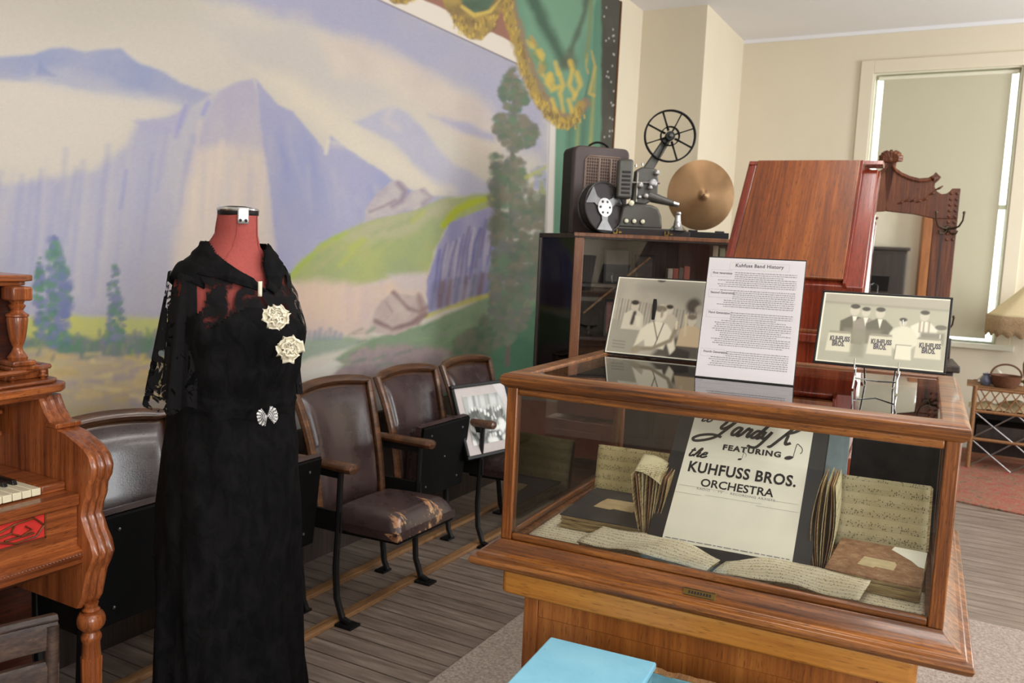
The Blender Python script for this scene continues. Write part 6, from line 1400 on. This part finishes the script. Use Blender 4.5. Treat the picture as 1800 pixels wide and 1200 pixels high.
def frame_half(s):
    # right or left half of the carved frame, cut around the mirror opening
    top = [(s*x, z) for x, z in half]
    b = B(); b.prism(top+[(s*xr, mz-.0), (s*mx, mz), (s*mx*.6, mz+(mz2-mz)*.6), (0, mz2)], 'y', 0, .03)
    b.prism([(s*mx, mz), (s*xr, mz), (s*xr, .0), (s*mx, .0)], 'y', 0, .03)
    b.prism([(0, mb_), (s*mx, mb_), (s*mx, mb_-.3), (0, mb_-.3)], 'y', 0, .03); return b
for s in (-1, 1): frame_half(s).build('carved_frame', MT['hall'], hall, .004)
b = B()      # carving: crest shell, swags, drilled post ornament
cxz = half[0][1]-.045
for k in range(9): a = -.2+k*(PI+.4)/8; b.tube([(.0, .0, cxz-.02), (.04*math.cos(a), -.006, cxz+.028*math.sin(a)), (.064*math.cos(a), .012, cxz+.046*math.sin(a))], [.01, .017, .011], 8)
b.lathe([(.001, -.022), (.012, -.018), (.016, -.0)], 12, (0, 0, cxz-.01), 'y')
for s in (-1, 1):
    b.tube([(s*x, -.006, z-.018) for x, z in half[4:11]], .008, 6)
    for k in range(7): t = k/6; x = s*(.06+.2*t); z = mz2+.045+.075*t*t+.012*math.sin(t*8); b.tube([(x, .002, z), (x+s*.022, -.004, z+.010), (x+s*.04, .002, z+.024)], [.004, .008, .003], 6)
    for k in range(9):
        for dx_ in (-.018, .014): b.lathe([(.001, -.012), (.008, -.008), (.0095, 0)], 8, (s*(xr-.03)+dx_, 0, zr_-.03-k*.034), 'y')
    b.tube([(s*half[12][0], -.004, half[12][1]-.02), (s*(half[12][0]-.02), -.016, half[12][1]-.03), (s*(half[12][0]-.04), -.006, half[12][1]-.018)], [.006, .013, .006], 8)
b.build('carving', MT['hall'], hall)
for s in (-1, 1): B().box(min(s*(mx+.05), s*(mx+.056)), max(s*(mx+.05), s*(mx+.056)), -.003, .001, mb_-.1, mz-.07).build('bead', MT['bookdark'], hall)
B().prism([(-mx-.005, mb_-.005), (mx+.005, mb_-.005), (mx+.005, mz+.004), (mx*.6, mz+(mz2-mz)*.62), (0, mz2+.006), (-mx*.6, mz+(mz2-mz)*.62), (-mx-.005, mz+.004)], 'y', .016, .02).build('mirror', MT['mirror'], hall)
B().prism([(-xr+.01, .05), (xr-.01, .05), (xr-.01, mz+.05), (-xr+.01, mz+.05)], 'y', .022, .034).build('back_board', MT['bookdark'], hall)
def hook(x, z):
    b = B(); b.lathe([(.001, -.014), (.016, -.01), (.02, 0)], 12, (x, 0, z), 'y')
    for s in (-1, 1):
        b.tube([(x, -.01, z), (x+s*.03, -.03, z+.002), (x+s*.055, -.06, z+.012), (x+s*.07, -.085, z+.045), (x+s*.073, -.09, z+.085)], [.007, .006, .0055, .005, .005], 8)
        b.lathe([(.001, -.009), (.008, -.004), (.009, .002), (.005, .009), (.001, .01)], 10, (x+s*.073, -.09, z+.09))
    b.tube([(x, -.01, z-.01), (x+.02, -.03, z-.03), (x+.045, -.05, z-.03), (x+.05, -.055, z-.012)], .0045, 8); b.tube([(x, -.01, z-.01), (x-.02, -.03, z-.03), (x-.045, -.05, z-.03), (x-.05, -.055, z-.012)], .0045, 8)
    b.build('coat_hook', MT['hookmetal'], hall)
h1 = hl(1672, 402)[1]; h2 = hl(1672, 582)[1]
for s in (-1, 1):
    for z in (h1, h2): hook(s*(xr-.05), z)
b = B().box(-xr, xr, -.42, .0, .42, .45); b.build('seat', MT['hall'], hall, .006)
B().box(-xr+.02, xr-.02, -.4, -.0, .1, .42).build('seat_box', MT['bookdark'], hall, .003)
for s in (-1, 1):
    x = s*(xr+.0)
    B().box(x-.05, x+.05, -.46, 0, .90, .94).build('arm', MT['bookdark'], hall, .008)
    B().prism([(-.42, .0), (-.36, .0), (-.33, .45), (-.28, .7), (-.2, .82), (-.04, .9), (-.44, .9), (-.42, .6)], 'x', x-.02, x+.02).build('arm_bracket', MT['bookdark'], hall, .005)
    B().box(x-.03, x+.03, -.015, .03, .94, 1.06).build('arm_block', MT['bookdark'], hall, .004)

# ------------------------------------------------------------------ wicker stand with basket, jug and cloth; fringed floor lamp
WD = 6.35; wpnt = atd(1702, 806, WD); wt = thing('wicker_stand', 'brown wicker stand with lattice tray and crossed legs on the red rug', 'stand', (wpnt.x, wpnt.y, .013), 0)
wz = lambda py: EYE-(py-476)/FPX*WD*.985-.013
TW, TD = .72, .42
zt1, zt2, zl_ = wz(676), wz(716), wz(766)
b = B()
for z in (zt1, zt2, zl_):
    b.tube([(0, 0, z), (TW, 0, z), (TW, TD, z), (0, TD, z), (0, 0, z)], .012, 8)
b.build('rail', MT['wicker'], wt)
B().box(.0, TW, .0, TD, zt2-.012, zt2).build('tray', MT['wicker'], wt, .003)
B().box(.0, TW, .0, TD, zl_-.01, zl_).build('lower_shelf', MT['wicker'], wt, .003)
b = B()
for k in range(12):
    x = k*TW/11; b.tube([(x, -.004, zt2), (min(TW, x+.1), -.004, zt1)], .005, 6); b.tube([(x, .004, zt2), (max(0, x-.1), .004, zt1)], .005, 6)
b.build('lattice', MT['wicker'], wt)
for x in (.0, TW):
    for y in (0, TD): B().tube([(x, y, 0), (x, y, zt1+.02)], .016, 10).build('leg', MT['wicker'], wt)
b = B()
for x0, x1 in ((0, .28), (.28, 0), (.28, .56), (.56, .28)): b.tube([(x0, 0, zl_), ((x0+x1)/2, -.01, (zl_+zt2)/2), (x1, 0, zt2)], .005, 6).tube([(x0, 0, .0), ((x0+x1)/2, -.01, zl_/2), (x1, 0, zl_)], .005, 6)
b.build('crossed_wires', MT['steel'], wt)
B().box(.01, TW-.01, TD-.012, TD-.002, .04, zt2-.013).build('back_panel', MT['bookdark'], wt)  # dark boards and box added to blacken the space below the tray
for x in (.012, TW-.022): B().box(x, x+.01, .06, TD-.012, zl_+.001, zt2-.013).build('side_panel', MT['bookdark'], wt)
B().box(.03, TW-.03, .08, TD-.02, zl_+.001, zl_+.10).build('dark_box', MT['bookdark'], wt, .004)
def wloc(px, y, z): p = atd(px, 700, WD); return Vector((p.x, wpnt.y+y, .013+z))
t = thing('gathering_basket', 'round dark wicker basket with hoop handle on the wicker stand', 'basket', wloc(1764, .09, zt1+.013))
B().lathe([(.07, 0), (.09, .03), (.105, .085), (.108, .09), (.1, .088), (.085, .03), (.02, .01)], 24, cap=True).build('bowl', MT['basket'], t)
B().tube([(.1*math.cos(a), .01, .085+.085*math.sin(a)) for a in [k*PI/14 for k in range(15)]], .007, 8).build('handle', MT['basket'], t)
t = thing('board', 'flat wooden board resting across the wicker stand rails', 'board', wloc(1697, .0, zt1+.0125)); B().box(.02, .70, .02, .4, -.0, .0).build('panel', MT['wicker'], t) if False else B().box(.0, .70, -.01, .41, .0005, .004).build('panel', MT['wicker'], t)
for o in list(bpy.data.objects):
    if o.name.startswith(('gathering_basket',)): o.location.z += .005
t = thing('small_jug', 'small blue-grey jug beside the basket on the wicker stand', 'jug', wloc(1730, .12, zt1+.018))
B().lathe([(.028, 0), (.04, .02), (.042, .04), (.028, .065), (.022, .075), (.028, .088), (.024, .087), (.018, .07)], 20).build('body', MT['jug'], t); B().tube([(.034, 0, .03), (.066, 0, .045), (.06, 0, .07), (.026, 0, .078)], .005, 8).build('handle', MT['jug'], t)
b = B(); b.grid(lambda i, j: (.30*i, .11+.19*j+.02*math.sin(i*9), .008+.10*math.sin(min(1, i*1.25)*PI)*math.sin(j*PI)*.9+.012*math.sin(i*23+j*9)*math.sin(j*PI)), 36, 18)
tag(b.build('folded_cloth', MT['cloth'], None, solid=.002, loc=wloc(1716, .12, zt1+.018)), 'crumpled pale cloth heaped behind the basket on the wicker stand', 'cloth')
b = B(); b.grid(lambda i, j: (.50*i, .02+.3*j, .006+.08*abs(math.sin(i*5.3+j*2))*math.sin(j*PI)*math.sin(i*PI)+.004*math.sin(i*31)), 36, 16)
tag(b.build('folded_cloth', MT['shade'], None, solid=.002, loc=wloc(1704, .04, zt2+.004)), 'cream cloth bundle in the lattice tray of the wicker stand', 'cloth')
LD = 6.5; lpnt = atd(1820, 558, LD); lamp = thing('table_lamp', 'table lamp with cream panelled fringed shade at the right edge', 'lamp', (lpnt.x, lpnt.y, .013+zt1+.017))
lz = lpnt.z-lamp.location.z; lr = 76*LD/FPX
b = B(); nb_ = 8
def shade_pt(i, j):
    a = 2*PI*i+PI/8; seg = (a % (PI/4))/(PI/4); sc = .012*math.sin(seg*PI); r = lr*(1-.0)*(1-j)**1.12+.07*(1-(1-j)**1.12); r *= 1-.05*math.sin(seg*PI)
    return (r*math.cos(a), r*math.sin(a), lz+.27*j-sc*0)
b.grid(shade_pt, 64, 14, True); b.build('lamp_shade', MT['shade'], lamp, solid=.002)
b = B(); b.grid(lambda i, j: (shade_pt(i, 0)[0]*(1+.003*math.sin(i*900)), shade_pt(i, 0)[1]*(1+.003*math.sin(i*900)), lz+.004-(.15+.012*math.sin(i*140))*j), 160, 4, True); b.build('fringe', MT['fringe'], lamp, solid=.002)
B().lathe([(.07, 0), (.07, .012), (.03, .03), (.045, .09), (.05, .15), (.03, .22), (.014, .27), (.012, lz+.25)], 20).build('base', MT['brass'], lamp)

# ------------------------------------------------------------------ finer pieces hang under the part they belong to
SUB = {'screw': 'seat_board', 'rivet': 'neck_plate', 'red_backing': 'key_slip', 'fretwork': 'key_slip', 'bead_row': 'lower_moulding', 'leg_reeding': 'leg', 'cheek_bead': 'cheek', 'nameplate_lettering': 'nameplate',
       'hub_holes': 'hub', 'lettering': 'sheet', 'script_lettering': 'sheet', 'small_print': 'sheet', 'title': 'sheet', 'headings': 'sheet', 'body_text': 'sheet', 'torn_paper': 'cover', 'label': 'cover', 'fringe': 'lamp_shade',
       'vent_louvres': 'lamp_house', 'bezel': 'pedestal', 'stand_lettering': 'photograph', 'centre_hole': 'plate', 'grille_mesh': 'grille', 'grille_trim': 'grille', 'seam': 'torso', 'back_frame': 'back_shell'}
base = lambda o: o.name.split('.')[0]
for root in [o for o in bpy.data.objects if o.parent is None and o.children]:
    kids = list(root.children); byname = {}
    for k in kids: byname.setdefault(base(k), k)
    for k in kids:
        p_ = byname.get(SUB.get(base(k), ''))
        if p_ is not None and p_ is not k: k.parent = p_
